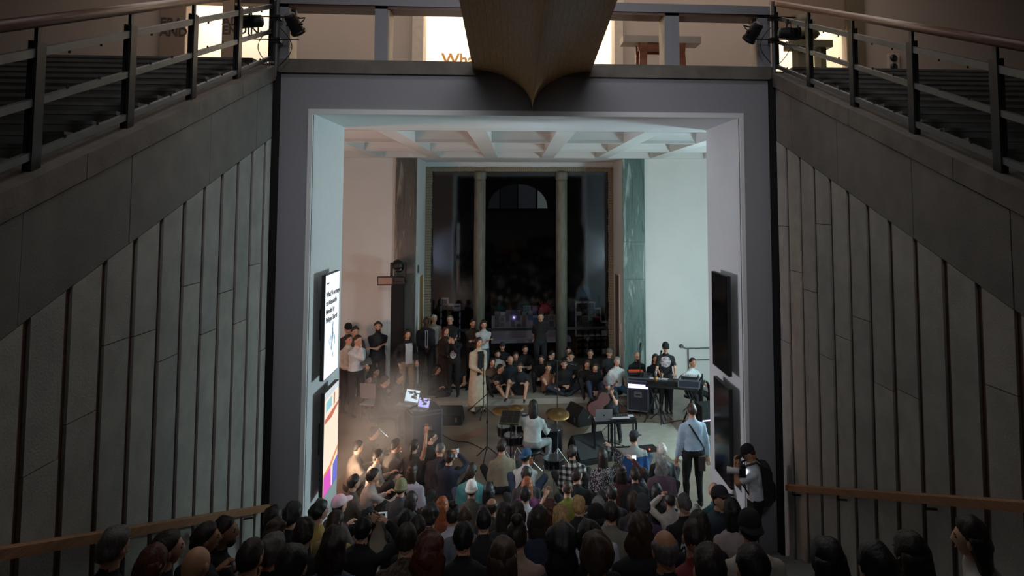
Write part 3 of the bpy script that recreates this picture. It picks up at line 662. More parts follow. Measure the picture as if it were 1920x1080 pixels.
# pose: pelvis height, lean, head height, knees/feet
POSES = {
 'floor': dict(pz=.115, lean=.16, feet=((-.10, .34, .06), (.10, .30, .06)), kp=((-1, .25, .35), (1, .25, .35))),
 'huddle': dict(pz=.115, lean=.18, feet=((-.09, .40, .06), (.09, .36, .06)), kp=((-.55, .3, .8), (.55, .3, .8))),
 'knees': dict(pz=.115, lean=.24, feet=((-.13, .56, .05), (.13, .52, .05)), kp=((-.25, .2, 1), (.25, .2, 1))),
 'side': dict(pz=.115, lean=.12, feet=((.30, .12, .06), (.34, .28, .06)), kp=((-.5, 1, .2), (-.2, 1, .2))),
 'step': dict(pz=.12, lean=.22, feet=((-.15, .52, -.19), (.15, .50, -.19)), kp=((-.2, .3, 1), (.2, .3, 1))),
 'stand': dict(pz=.93, lean=.02, feet=((-.12, .02, .07), (.12, .0, .07)), kp=((-.1, 1, 0), (.1, 1, 0))),
 'walk': dict(pz=.92, lean=.05, feet=((-.12, .16, .07), (.12, -.10, .07)), kp=((-.1, 1, 0), (.1, 1, 0))),
 'chair': dict(pz=.56, lean=.10, feet=((-.17, .46, .07), (.17, .42, .07)), kp=((-.3, 1, .6), (.3, 1, .6))),
}
NPEOPLE = [0]; PLOG = []
def person(px, py, pose, face, top, bot, hair, hc, label, g=0., arms='lap', skin='l', sl='long', shorts=False, hy=0., hp=0., s_=.97, hat=None, hatc=(20, 20, 22), back=False, lean=None, Y=None, curl=.5,
           group=None, armL=None, armR=None, wide=1., jacket=None, shoe=(26, 26, 28), gear=None, skirt=False, feet=None, coat=None, glasses=False, legs=None, beard=None, tie=None):
    sd = NPEOPLE[0]; NPEOPLE[0] += 1; rs = np.random.RandomState(100+sd)
    P = POSES[pose]; ln = P['lean'] if lean is None else lean; pz = P['pz']
    ft = feet or P['feet']
    pel = V(0, 0, pz); sd_ = V(rs.uniform(-.03, .03), math.sin(ln), math.cos(ln)); sd_ = nrm(sd_)
    neck = pel+sd_*.50; fw = nrm(V(0, math.cos(ln), -math.sin(ln))); rt = V(1, 0, 0)
    nd = nrm(V(0, math.sin(ln*.35+.16), math.cos(ln*.35+.16))); hc_ = neck+nd*.168      # head centre
    # ---- place on the ray of the head pixel
    d = ray(px, py); fa = R(face); rot = lambda p: V(p[0]*math.cos(fa)+p[1]*math.sin(fa), -p[0]*math.sin(fa)+p[1]*math.cos(fa), p[2])
    ho = rot(hc_)
    if pose == 'step':
        best = None
        for j in range(1, 34):
            pt = CAMP+d*((SR*j+ho[2]*s_-CZ)/d[2]); ry = pt[1]-ho[1]*s_; e = abs(ry-(SY0-ST*(j-.42)))
            if best is None or e < best[0]: best = (e, j, pt)
        e, j, pt = best; gz = SR*j; root = V(pt[0]-ho[0]*s_, pt[1]-ho[1]*s_, gz)
    else:
        if Y is not None:
            pt = CAMP+d*(Y/d[1]); s_ = (pt[2]-g)/ho[2]
        else: pt = CAMP+d*((g+ho[2]*s_-CZ)/d[2])
        gz = g; root = V(pt[0]-ho[0]*s_, pt[1]-ho[1]*s_, gz)
    PLOG.append((label[:38], pose, round(root[0], 2), round(root[1], 2), round(gz, 2), round(s_, 2)))
    px_m = FPX/max(1., pt[1])
    # ---- limbs
    wd = .170*wide
    shL, shR = neck-sd_*.085-rt*wd, neck-sd_*.085+rt*wd
    hz = hc_[2]
    T = {'lap': ((-.07, .26, pz+.13), (.07, .24, pz+.13)), 'knees': ((-.16, .40, pz+.27), (.16, .38, pz+.27)), 'hug': ((-.03, .47, pz+.20), (.04, .49, pz+.22)),
         'down': ((-.27, .06, pz-.13), (.27, .04, pz-.13)), 'crossed': ((.10, .22, neck[2]-.27), (-.10, .21, neck[2]-.22)), 'phone': ((-.07, .36, hz-.02), (.07, .36, hz-.02)),
         'chin': ((-.08, .24, pz+.14), (.02, .17, hz-.13)), 'behind': ((.05, -.17, pz+.06), (-.05, -.18, pz+.05)), 'front': ((-.05, .22, pz+.05), (.05, .22, pz+.05)), 'fwd': ((-.17, .44, pz+.12), (.19, .42, pz+.13)),
         'camera': ((-.05, .30, hz-.16), (.06, .24, hz-.16)), 'raise': ((-.07, .26, pz+.13), (.24, .12, hz+.27)), 'prop': ((-.33, -.18, .06), (.10, .3, pz+.12)), 'pockets': ((-.22, .08, pz+.02), (.22, .08, pz+.02))}[arms]
    tl, tr = V(*(armL or T[0])), V(*(armR or T[1]))
    upz = -1 if arms not in ('phone', 'raise') else -.6
    eL, tl = ik(shL, tl, .285, .25, V(-.42, -.5, upz)); eR, tr = ik(shR, tr, .285, .25, V(.42, -.5, upz))
    hpL, hpR = pel+V(-.095, 0, -.01), pel+V(.095, 0, -.01)
    fL, fR = V(*ft[0]), V(*ft[1]); kp = P['kp']
    kL, fL = ik(hpL, fL, .43, .42, V(*kp[0])); kR, fR = ik(hpR, fR, .43, .42, V(*kp[1]))
    def foot_dir(f_, k): 
        dd = V(f_[0]*.3, 1, 0) if pose not in ('floor', 'side', 'huddle') else V(-math.copysign(.9, f_[0]), .45, 0)
        return nrm(dd)
    # ---- volume pieces: union by voxel remesh
    A_ = Acc(); bones = []
    TOP, BOT, SKN, SHOE = 0, 1, 2, 3
    lo = 1.08 if top is not None else 1
    us = [(-.07, .150, .105), (.0, .165, .125), (.10, .150, .112), (.22, .142, .105), (.34, .165, .116), (.42, .160, .106), (.475, .122, .082), (.505, .062, .060), (.54, .054, .056)]
    A_.rings([pel+sd_*u for u, a, b in us], [a*lo*wide for u, a, b in us], [b*lo for u, a, b in us], [rt]*len(us), [fw]*len(us), 16)
    for u0, u1, r_ in ((.06, .16, .15), (.16, .30, .15), (.30, .43, .15)): bones.append((pel+sd_*u0, pel+sd_*u1, r_, TOP))
    bones.append((shL, shR, .07, TOP)); bones.append((pel-sd_*.05, pel+sd_*.02, .15, BOT))
    bones.append((neck+nd*.012, neck+nd*.12, .072, SKN))
    A_.capsule(neck-nd*.03, neck+nd*.10, .060, .056, 10)
    def limb(p0, p1, r0, r1, mi, t=1.):
        A_.capsule(p0, p1, r0*t, r1*t, 10); bones.append((p0, p1, (r0+r1)/2*t, mi))
    for sh, el, ha in ((shL, eL, tl), (shR, eR, tr)):
        if sl == 'none': limb(sh, el, .050, .040, SKN)
        elif sl == 'short':
            md = sh+(el-sh)*.62; limb(sh, md, .049, .050, TOP, 1.06); limb(md, el, .043, .040, SKN)
        else: limb(sh, el, .051, .047, TOP, 1.06)
        if sl == 'long': limb(el, ha-(ha-el)*.10, .049, .038, TOP, 1.08)
        else: limb(el, ha, .041, .028, SKN)
    for hp_, k, f_ in ((hpL, kL, fL), (hpR, kR, fR)):
        kb = SKN if shorts else BOT; t = 1.0 if shorts else 1.08
        if shorts: limb(hp_, hp_+(k-hp_)*.75, .092, .075, BOT, 1.08); limb(hp_+(k-hp_)*.7, k, .058, .055, SKN)
        else: limb(hp_, k, .090, .064, BOT, 1.05)
        ank = f_+V(0, 0, .0); limb(k, ank, .058, .040, kb, t)
        dd = foot_dir(f_, k); A_.capsule(f_-dd*.04-V(0, 0, .02), f_+dd*.15-V(0, 0, .035), .042, .034, 8, flat=.8); bones.append((f_-dd*.04-V(0, 0, .03), f_+dd*.15-V(0, 0, .035), .045, SHOE))
    if skirt or coat:
        L = .75 if coat else .45
        if pose in ('stand', 'walk'):
            cs = [pel+sd_*.1, pel-V(0, 0, .1), pel-V(0, 0, L*.6), pel-V(0, 0, L)]
            A_.rings(cs, [.155, .19, .215, .23], [.125, .15, .165, .17], [rt]*4, [V(0, 1, 0)]*4, 16); bones.append((pel-V(0, 0, .02), pel-V(0, 0, L), .21, TOP if coat else BOT))
    vox = .019 if px_m > 115 else .024
    co, nr, fs = remesh(A_, vox)
    fc = co[fs].mean(1)
    dist = []
    for p0, p1, r_, mi in bones:
        dd = p1-p0; t = np.clip(((fc-p0) @ dd)/max(1e-9, dd @ dd), 0, 1); dist.append(np.linalg.norm(fc-(p0+t[:, None]*dd), axis=1)-r_)
    mi = np.array([b[3] for b in bones])[np.argmin(np.array(dist), 0)]
    # cloth folds
    vm = np.full(len(co), 2); 
    for k in range(4): vm[fs[:, k]] = mi
    fold = bumps(co, 26, sd)*.0075+bumps(co*V(1, 1, .45), 52, sd+9)*.004
    co = co+nr*(fold*((vm < 2)))[:, None]+nr*(np.where(vm < 2, .004, 0))[:, None]
    body = Acc(); body.v = [co]; body.n = len(co); body.f = [tuple(f) for f in fs.tolist()]; body.m = mi.tolist()
    # ---- head, ears, eyes
    ya = R(hy); pa = R(hp)-ln*.25
    Ry = np.array([[math.cos(ya), math.sin(ya), 0], [-math.sin(ya), math.cos(ya), 0], [0, 0, 1]]); Rp = np.array([[1, 0, 0], [0, math.cos(pa), -math.sin(pa)], [0, math.sin(pa), math.cos(pa)]])
    H = (Ry @ Rp)*.96; hm = (H, hc_)
    hb = Acc(); hb.add(_HEAD, _HF, 2)
    for e in (-1, 1):
        hb.add(*ellipsoid(V(e*.077, -.008, -.012), (.012, .022, .034)), 2)
        hb.add(*ellipsoid(V(e*.031, .079, .006), (.015, .010, .008)), 4)
        hb.add(*ellipsoid(V(e*.031, .086, .026), (.021, .007, .0045)), 4)
    hb.add(*ellipsoid(V(0, .089, -.066), (.024, .009, .006)), 5)
    if beard: hb.add(*ellipsoid(V(0, .052, -.082), (.057, .045, .045)), 4)
    hv = np.concatenate(hb.v) @ H.T+hc_
    body.add(hv, hb.f, 0); body.m[len(fs):] = hb.m
    for ha, el, sg in ((tl, eL, -1), (tr, eR, 1)):
        d_ = nrm(ha-el); hand(body, ha, d_, V(0, .2, 1) if abs(d_[2]) < .8 else V(0, 1, .2), sg, curl, 2)
    b_col = cloth(bot); t_col = cloth(top)
    mats = [t_col, b_col, skinmat(skin), cloth(shoe, .6), hairmat(hc if hc in HAIRC else 'dark'), mat('lips', s(150, 86, 76), .5)]
    me = bpy.data.meshes.new('person'); me.from_pydata((np.concatenate(body.v)*s_).tolist(), [], body.f)
    for q in mats: me.materials.append(q)
    me.polygons.foreach_set('material_index', body.m); me.polygons.foreach_set('use_smooth', [True]*len(body.f)); me.update()
    o = bpy.data.objects.new('person', me); COL.objects.link(o); o.location = root; o.rotation_euler.z = -fa
    tag(o, label, 'person', group)
    def child(nm, acc, ms, smooth=True, inhead=True):
        v = np.concatenate(acc.v)
        if inhead: v = v @ H.T+hc_
        acc.v = [v*s_]; return to_obj(nm, acc, ms, o, smooth)
    if hair and hair != 'bald':
        child('hair', hair_mesh(hair, sd), [hairmat(hc)])
    if hat:
        na, ne = 24, 9; a = np.linspace(0, 2*math.pi, na, endpoint=False); dm = Acc(); cs, rx, ry = [], [], []
        lo_, top_, k1 = (.035, .150, 1.) if hat.startswith('cap') else (-.0, .158, 1.02)
        if hat == 'hat': lo_, top_ = .03, .165
        for i in range(ne):
            t = i/(ne-1); cs.append(V(0, -.004, lo_+(top_-lo_)*math.sin(t*math.pi/2))); q = max(.05, math.cos(t*math.pi/2)**.72); rx.append(.092*q*k1); ry.append(.113*q*k1)
        if hat == 'beanie': cs[0] = V(0, -.004, -.015)
        dm.rings(cs, rx, ry, [V(1, 0, 0)]*ne, [V(0, 1, 0)]*ne, na)
        hm_ = child('cap' if hat.startswith('cap') else 'hat' if hat == 'hat' else 'beanie', dm, [cloth(hatc)])
        if hat.startswith('cap'):
            sg = -1 if hat == 'capback' else 1; br = Acc(); n = 9
            top_p, bot_p = [], []
            for k in range(n):
                t = -1.15+2.3*k/(n-1)
                top_p += [V(math.sin(t)*.09, sg*(math.cos(t)*.105), .048), V(math.sin(t)*.085*(1), sg*(.10+math.cos(t)*.105), .030)]
            nn = len(top_p); br.add(np.array(top_p+[p-V(0, 0, .006) for p in top_p]), [(2*k, 2*k+1, 2*k+3, 2*k+2) for k in range(n-1)]+[(nn+2*k, nn+2*k+2, nn+2*k+3, nn+2*k+1) for k in range(n-1)]+[(2*k+1, nn+2*k+1, nn+2*k+3, 2*k+3) for k in range(n-1)])
            bo = child('brim', br, [cloth(hatc)]); bo.parent = hm_
        elif hat == 'hat':
            br = Acc(); br.rings([V(0, 0, .03), V(0, 0, .035), V(0, 0, .025), V(0, 0, .02)], [.09, .15, .155, .09], [.11, .17, .175, .11], [V(1, 0, 0)]*4, [V(0, 1, 0)]*4, 24); bo = child('brim', br, [cloth(hatc)]); bo.parent = hm_
        else:
            br = Acc(); br.rings([V(0, -.004, -.02), V(0, -.004, -.018), V(0, -.004, .022), V(0, -.004, .026)], [.085, .099, .099, .088], [.105, .119, .119, .108], [V(1, 0, 0)]*4, [V(0, 1, 0)]*4, 24); bo = child('cuff', br, [cloth(hatc)]); bo.parent = hm_
    if glasses:
        gl = Acc()
        for e in (-1, 1):
            t = np.arange(11)*2*math.pi/10; pts = [V(e*.033+.024*math.cos(q), .100, .006+.019*math.sin(q)) for q in t]
            for p0, p1 in zip(pts, pts[1:]): gl.capsule(p0, p1, .003, .003, 5)
            gl.capsule(V(e*.058, .098, .01), V(e*.082, -.01, .006), .003, .003, 5)
        gl.capsule(V(-.009, .1, .008), V(.009, .1, .008), .003, .003, 5); child('glasses', gl, [M_BLACK])
    def strip(pts, w_, m_, nm):      # fabric band lying just off the body surface
        ac = Acc(); vs = []
        for p, nn, side in pts: vs += [p+side*w_/2+nn*.012, p-side*w_/2+nn*.012, p-side*w_/2+nn*.004, p+side*w_/2+nn*.004]
        n = len(pts); f = []
        for i in range(n-1):
            for k in range(4): f.append((4*i+k, 4*i+(k+1) % 4, 4*i+4+(k+1) % 4, 4*i+4+k))
        ac.add(np.array(vs), f); return child(nm, ac, [m_], False, False)
    def surf(u, x, side):            # point on torso surface, side=+1 front -1 back
        a = np.interp(u, [q[0] for q in us], [q[1] for q in us])*lo*wide+.012; b = np.interp(u, [q[0] for q in us], [q[2] for q in us])*lo+.014
        xx = np.clip(x, -.97*a, .97*a); yy = b*math.sqrt(1-(xx/a)**2)*side; return pel+sd_*u+rt*xx+fw*yy, nrm(rt*(xx/a**2)+fw*(yy/b**2))
    if gear:
        for gk in (gear if isinstance(gear, (list, tuple)) else [gear]):
            if gk in ('strap', 'strapl'):
                sg = 1 if gk == 'strap' else -1
                for sdv in (-1, 1):
                    pts = []
                    for t in np.linspace(0, 1, 9):
                        p, nn = surf(.47-.42*t, sg*(-.09+.26*t), sdv); pts.append((p, nn, nrm(np.cross(nn, V(sg*.5, 0, -1)))))
                    strip(pts, .028, M_BLACK, 'bag_strap')
            if gk == 'vneck':
                ac = Acc(); pts = [surf(.46, -.05, 1), surf(.46, .05, 1), surf(.2, .03, 1), surf(.2, -.03, 1)]
                strip([(surf(u, 0, 1)[0], surf(u, 0, 1)[1], rt) for u in np.linspace(.47, .02, 9)], .075, cloth((190, 190, 190)), 'shirt_front')
                if tie: strip([(surf(u, 0, 1)[0]+fw*.008, surf(u, 0, 1)[1], rt) for u in np.linspace(.46, .1, 7)], .03, cloth(tie), 'tie')
            if gk == 'dark_front':
                strip([(surf(u, 0, 1)[0], surf(u, 0, 1)[1], rt) for u in np.linspace(.48, -.05, 9)], .15, cloth((24, 24, 26)), 'inner_top')
            if gk == 'inner_white':
                strip([(surf(u, .0, 1)[0], surf(u, 0, 1)[1], rt) for u in np.linspace(.47, .0, 9)], .17, cloth((196, 200, 204)), 'inner_shirt')
    return o
def nodes_mat(name, fn, rough=.85):
    m = bpy.data.materials.new(name); m.use_nodes = True; nt = m.node_tree; b = nt.nodes['Principled BSDF']; b.inputs['Roughness'].default_value = rough
    fn(nt, b); return m
def printed(name, base, ink, c, size, scale=22., thr=.5):
    """fabric with a flat print inside a box region of the garment"""
    def fn(nt, b):
        L = nt.links.new; tc = nt.nodes.new('ShaderNodeTexCoord'); mp = nt.nodes.new('ShaderNodeMapping'); mp.vector_type = 'TEXTURE'
        mp.inputs['Location'].default_value = c; mp.inputs['Scale'].default_value = size; L(tc.outputs['Object'], mp.inputs[0])
        ln = nt.nodes.new('ShaderNodeVectorMath'); ln.operation = 'LENGTH'; L(mp.outputs[0], ln.inputs[0])
        lt = nt.nodes.new('ShaderNodeMath'); lt.operation = 'LESS_THAN'; lt.inputs[1].default_value = 1; L(ln.outputs['Value'], lt.inputs[0])
        n = nt.nodes.new('ShaderNodeTexNoise'); n.inputs['Scale'].default_value = scale; n.inputs['Distortion'].default_value = 2.5; n.inputs['Detail'].default_value = 1; L(tc.outputs['Object'], n.inputs['Vector'])
        gt = nt.nodes.new('ShaderNodeMath'); gt.operation = 'GREATER_THAN'; gt.inputs[1].default_value = thr; L(n.outputs[0], gt.inputs[0])
        mu = nt.nodes.new('ShaderNodeMath'); mu.operation = 'MULTIPLY'; L(lt.outputs[0], mu.inputs[0]); L(gt.outputs[0], mu.inputs[1])
        mx = nt.nodes.new('ShaderNodeMix'); mx.data_type = 'RGBA'; mx.inputs[6].default_value = (*srgb(*base), 1); mx.inputs[7].default_value = (*srgb(*ink), 1)
        L(mu.outputs[0], mx.inputs[0]); L(mx.outputs[2], b.inputs['Base Color'])
    return nodes_mat(name, fn)
def plaid():
    def fn(nt, b):
        L = nt.links.new; tc = nt.nodes.new('ShaderNodeTexCoord'); sp = nt.nodes.new('ShaderNodeSeparateXYZ'); L(tc.outputs['Object'], sp.inputs[0]); outs = []
        for ax, f in ((0, 1), (2, 1)):
            a = nt.nodes.new('ShaderNodeMath'); a.operation = 'MULTIPLY'; a.inputs[1].default_value = 68; L(sp.outputs[ax], a.inputs[0])
            q = nt.nodes.new('ShaderNodeMath'); q.operation = 'SINE'; L(a.outputs[0], q.inputs[0])
            g = nt.nodes.new('ShaderNodeMath'); g.operation = 'GREATER_THAN'; g.inputs[1].default_value = 0; L(q.outputs[0], g.inputs[0]); outs.append(g)
        ad = nt.nodes.new('ShaderNodeMath'); ad.operation = 'ADD'; L(outs[0].outputs[0], ad.inputs[0]); L(outs[1].outputs[0], ad.inputs[1])
        cr = nt.nodes.new('ShaderNodeValToRGB'); e = cr.color_ramp.elements; e[0].color = (*srgb(22, 22, 24), 1); e[1].color = (*srgb(216, 214, 208), 1); e[1].position = 1; x = e.new(.5); x.color = (*srgb(104, 104, 104), 1)
        hf = nt.nodes.new('ShaderNodeMath'); hf.operation = 'MULTIPLY'; hf.inputs[1].default_value = .5; L(ad.outputs[0], hf.inputs[0]); L(hf.outputs[0], cr.inputs[0]); L(cr.outputs[0], b.inputs['Base Color'])
    return nodes_mat('plaid_flannel', fn)
def banded(name, lower, upper, z):
    def fn(nt, b):
        L = nt.links.new; tc = nt.nodes.new('ShaderNodeTexCoord'); sp = nt.nodes.new('ShaderNodeSeparateXYZ'); L(tc.outputs['Object'], sp.inputs[0])
        g = nt.nodes.new('ShaderNodeMath'); g.operation = 'GREATER_THAN'; g.inputs[1].default_value = z; L(sp.outputs[2], g.inputs[0])
        mx = nt.nodes.new('ShaderNodeMix'); mx.data_type = 'RGBA'; mx.inputs[6].default_value = (*srgb(*lower), 1); mx.inputs[7].default_value = (*srgb(*upper), 1); L(g.outputs[0], mx.inputs[0]); L(mx.outputs[2], b.inputs['Base Color'])
    return nodes_mat(name, fn)
BK, DK, CH, NV, GY, WH, OFF, BR = (22, 22, 24), (34, 33, 35), (58, 57, 58), (34, 40, 58), (110, 110, 110), (206, 208, 210), (196, 190, 180), (70, 56, 46)
JN = (60, 76, 98)
GF, GS, GB = 'listeners sitting on the hall floor', 'listeners sitting on the stair', 'listeners by the shop opening'
p_ = person
# ---- back of the hall, standing
p_(799, 603, 'stand', 165, (32, 34, 42), (30, 31, 38), 'buzz', 'black', 'person in dark suit and tie standing by the warm-lit doorway', ZD, 'front', skin='d', gear='vneck', tie=(20, 20, 26), group=GB, Y=18.55)
p_(814, 598, 'stand', 150, (150, 138, 120), (120, 108, 92), 'short', 'white', 'white-haired person in beige coat standing behind the suited person', ZD, 'down', gear='inner_white', group=GB, s_=1.03, Y=19.5)
p_(844, 599, 'stand', 185, printed('tee_small_logo', (22, 22, 24), (220, 220, 220), (.06, .13, 1.27), (.04, .1, .05), 40, .4), BK, 'short', 'salt', 'person with glasses and grey hair in black tee with small white logo', ZD, 'crossed', sl='short', glasses=True, group=GB, s_=1.03, Y=18.9)
p_(836, 621, 'stand', 140, (44, 30, 26), BK, 'verylong', 'auburn', 'person with long auburn hair and dark coat, face lit red', ZD, 'front', group=GB, coat=True, Y=18.0)
p_(852, 629, 'stand', 190, printed('tee_white_block_print', (20, 20, 22), (210, 210, 210), (0, .14, 1.05), (.09, .1, .10), 34, .48), BK, 'short', 'dark', 'person in black cap and black top with white block print looking down', ZD, 'camera', hp=-22, hat='cap', hatc=BK, group=GB, Y=17.6)
p_(887, 606, 'stand', 150, (66, 54, 42), BK, 'short', 'dark', 'person in brown tee with crossed arms by the left shop column', ZD, 'crossed', sl='short', group=GB, Y=18.9)
p_(907, 609, 'stand', 165, WH, JN, 'curlylong', 'dark', 'person with wavy dark hair in white tee and jeans, arms crossed', ZD, 'crossed', sl='short', group=GB, Y=18.6)
p_(898, 642, 'stand', 150, (196, 182, 158), BK, 'long', 'dark', 'performer in long cream coat over black standing in front of the dais', 0, 'front', gear='dark_front', coat=True, Y=16.7)
p_(1014, 594, 'stand', 165, BK, (30, 34, 42), 'short', 'brown', 'person in black tee standing with hands behind back at the shop counter', ZD, 'behind', sl='short', group=GB, hy=20, Y=19.3)
p_(764, 627, 'stand', 150, (30, 31, 36), (160, 138, 112), 'long', 'dark', 'person in dark blazer, white shirt and beige trousers by the pilaster', 0, 'pockets', gear='inner_white', group=GB, Y=17.7)
p_(709, 612, 'stand', 170, (36, 40, 44), (40, 46, 50), 'messy', 'dark', 'bearded person in dark tee with crossed arms against the warm-lit wall', 0, 'crossed', sl='short', beard=True, group=GB, Y=18.0)
p_(653, 617, 'stand', 160, CH, DK, 'short', 'black', 'person in black cap in the corner beside the left jamb', 0, 'down', group=GB, hat='cap', hatc=BK, Y=18.0)
p_(666, 622, 'stand', 150, (70, 60, 56), DK, 'messy', 'dark', 'dark-haired person half hidden behind the two white shirts', 0, 'down', group=GB, Y=17.6)
p_(654, 637, 'stand', 130, (200, 196, 184), DK, 'short', 'dark', 'person in open cream shirt beside the left jamb', 0, 'front', group=GB, Y=17.0)
p_(671, 638, 'stand', 125, (206, 210, 214), DK, 'short', 'dark', 'person in white long-sleeved top with hand near chin by the left jamb', 0, 'chin', group=GB, Y=16.7)
# ---- front row on the dais and the ones behind
p_(819, 693, 'side', 130, (34, 33, 36), BK, 'bob', 'dark', 'person in dark clothes sitting sideways at the left end of the dais', 0, 'knees', hy=-20, group=GB)
p_(858, 684, 'floor', 170, BK, BK, 'short', 'dark', 'person in sleeveless black top sitting with hands folded left of the cream coat', 0, 'lap', sl='none', group=GB)
p_(923, 679, 'knees', 160, (90, 74, 60), DK, 'long', 'dark', 'small long-haired person in brown behind the cream coat', ZD, 'hug', group=GB)
p_(933, 664, 'knees', 165, (188, 186, 182), DK, 'short', 'dark', 'bearded person in pale tee sitting on the dais right of the cream coat', ZD, 'knees', sl='short', beard=True, group=GB)
p_(942, 650, 'knees', 175, BK, DK, 'short', 'dark', 'person in dark cap in the rear row beside the shop column', ZD, 'knees', hat='capback', hatc=CH, group=GB)
p_(938, 691, 'knees', 140, BK, (30, 30, 32), 'short', 'dark', 'young person in black shirt and shorts with white socks, legs stretched out', 0, 'knees', shorts=True, hy=-25, group=GB, shoe=(40, 40, 44), feet=((-.05, .66, .06), (.16, .6, .06)))
p_(957, 675, 'floor', 165, (32, 36, 46), DK, 'fringe', 'salt', 'balding person in dark navy polo in the dais crowd', ZD, 'lap', sl='short', group=GB)
p_(967, 667, 'knees', 170, DK, DK, 'long', 'dark', 'long-haired person behind the balding person', ZD, 'hug', group=GB)
p_(985, 655, 'knees', 165, (28, 30, 36), DK, 'short', 'dark', 'person in dark shirt with folded forearms in the rear row', ZD, 'hug', sl='short', group=GB)
p_(975, 687, 'knees', 190, (34, 38, 46), DK, 'short', 'brown', 'bare-legged person in dark shirt looking down at the dais edge', ZD, 'knees', shorts=True, hp=-20, sl='short', group=GB, feet=((-.2, .58, .06), (.28, .5, .06)))
p_(1015, 673, 'knees', 190, DK, DK, 'bob', 'dark', 'dark-haired person behind the bare-backed listener', ZD, 'hug', group=GB)
p_(1035, 665, 'knees', 140, BK, BK, 'long', 'black', 'person in black with long black hair in front of the right column', ZD, 'chin', group=GB)
p_(1028, 689, 'side', 150, (150, 104, 80), (40, 54, 56), 'curlylong', 'dark', 'person with long curly hair and bare shoulders in dark skirt on the dais edge', 0, 'hug', sl='none', hy=30, group=GB)
p_(1058, 682, 'floor', 170, BK, (40, 48, 62), 'short', 'black', 'person in black sweater and jeans sitting cross-legged at the dais edge', ZD, 'lap', hy=10, group=GB)
p_(1066, 658, 'knees', 180, DK, DK, 'short', 'dark', 'dark-haired head at the foot of the right column', ZD, 'hug', group=GB)
p_(1071, 668, 'knees', 170, DK, DK, 'short', 'dark', 'person resting mouth on hand behind the black sweater', ZD, 'chin', sl='short', hy=25, group=GB)
p_(1107, 663, 'knees', 170, BK, DK, 'buzz', 'salt', 'older person in black in front of the wooden shelf', ZD, 'hug', hy=20, group=GB)
p_(1101, 683, 'knees', 180, BK, DK, 'bob', 'brown', 'face half hidden behind the black scoop-neck top', ZD, 'hug', group=GB)
p_(1116, 688, 'knees', 180, BK, (44, 56, 78), 'long', 'dark', 'person in black scoop-neck top and blue jeans on the dais', ZD, 'front', group=GB, hp=-8)
p_(1143, 662, 'knees', 160, (44, 46, 50), DK, 'short', 'salt', 'person in dark grey shirt with cap leaning back beside the white tee', ZD, 'prop', hat='capback', hatc=(110, 104, 100), sl='short', group=GB)
p_(1157, 678, 'chair', 165, (208, 208, 206), (44, 84, 104), 'messy', 'grey', 'grey-haired person in white tee and teal trousers sitting at the dais end', 0, 'down', sl='short', group=GB, armL=(-.26, .1, .52), armR=(.26, .1, .5), s_=.92)
p_(1195, 668, 'chair', 170, (26, 27, 32), DK, 'bald', 'dark', 'bearded bald person in dark glasses against the green pilaster', 0, 'lap', glasses=True, beard=True, sl='short', group=GB)
p_(1229, 672, 'chair', 180, BK, DK, 'long', 'brown', 'long-haired person in black sitting behind the synthesizers', 0, 'lap', group=GB)
p_(1299, 680, 'chair', 150, (196, 204, 204), DK, 'short', 'dark', 'person in white tee sitting at the right end of the keyboard stand', 0, 'fwd', sl='short', group=GB, hy=10, skin='m')
p_(746, 691, 'knees', 120, CH, DK, 'short', 'dark', 'pale face in the haze under the beige trousers', 0, 'hug', group=GB)
p_(749, 709, 'knees', 110, (76, 60, 54), DK, 'messy', 'dark', 'person crouching in the haze behind the glowing laptops', 0, 'chin', group=GB)
p_(705, 697, 'knees', 120, (120, 104, 92), DK, 'short', 'brown', 'person in tan top in the haze behind the music stand', 0, 'hug', group=GB)
p_(690, 712, 'knees', 120, (110, 92, 84), DK, 'short', 'dark', 'crouching listener between music stand and laptop player', 0, 'hug', group=GB)
# ---- performers
p_(1248, 652, 'stand', 185, printed('tee_grey_figure_print', (22, 22, 24), (190, 180, 184), (.02, .14, 1.22), (.13, .12, .13), 16, .44), (28, 28, 32), 'short', 'dark', 'performer in black cap and printed black tee standing at the synthesizers', 0, 'fwd', hat='cap', hatc=BK, sl='short', lean=.16, hp=-4)
p_(722, 715, 'chair', 80, (34, 32, 34), DK, 'messy', 'dark', 'performer in black sitting at the two laptops', 0, 'fwd', hp=-10, lean=.2)
p_(1000, 762, 'chair', 20, (196, 210, 210), (150, 158, 160), 'long', 'black', 'drummer in loose white shirt with long dark hair, seen from behind', 0, 'fwd', hy=-20, hp=-6, wide=1.08)
CEL = p_(1139, 716, 'chair', 195, (42, 46, 50), (30, 34, 40), 'messy', 'salt', 'cellist in dark tee and grey hood bent over the cello', 0, 'fwd', sl='short', lean=.30, hat='beanie', hatc=(112, 112, 116), hp=-20, armL=(-.12, .40, 1.0), armR=(.22, .36, .62), feet=((-.30, .40, .07), (.30, .40, .07)))
p_(1297, 769, 'stand', -4, (178, 198, 216), (24, 24, 27), 'short', 'brown', 'person in pale blue shirt with black bag strap standing with back to us', 0, 'down', gear='strap', wide=1.06)
p_(1404, 850, 'stand', -78, (214, 220, 228), (22, 22, 26), 'buzz', 'dark', 'photographer in black cap, white shirt and black backpack standing at the portal', SR*3, 'camera', sl='short', hat='cap', hatc=(20, 20, 22), hp=-30, Y=8.8, lean=.12, skin='t')
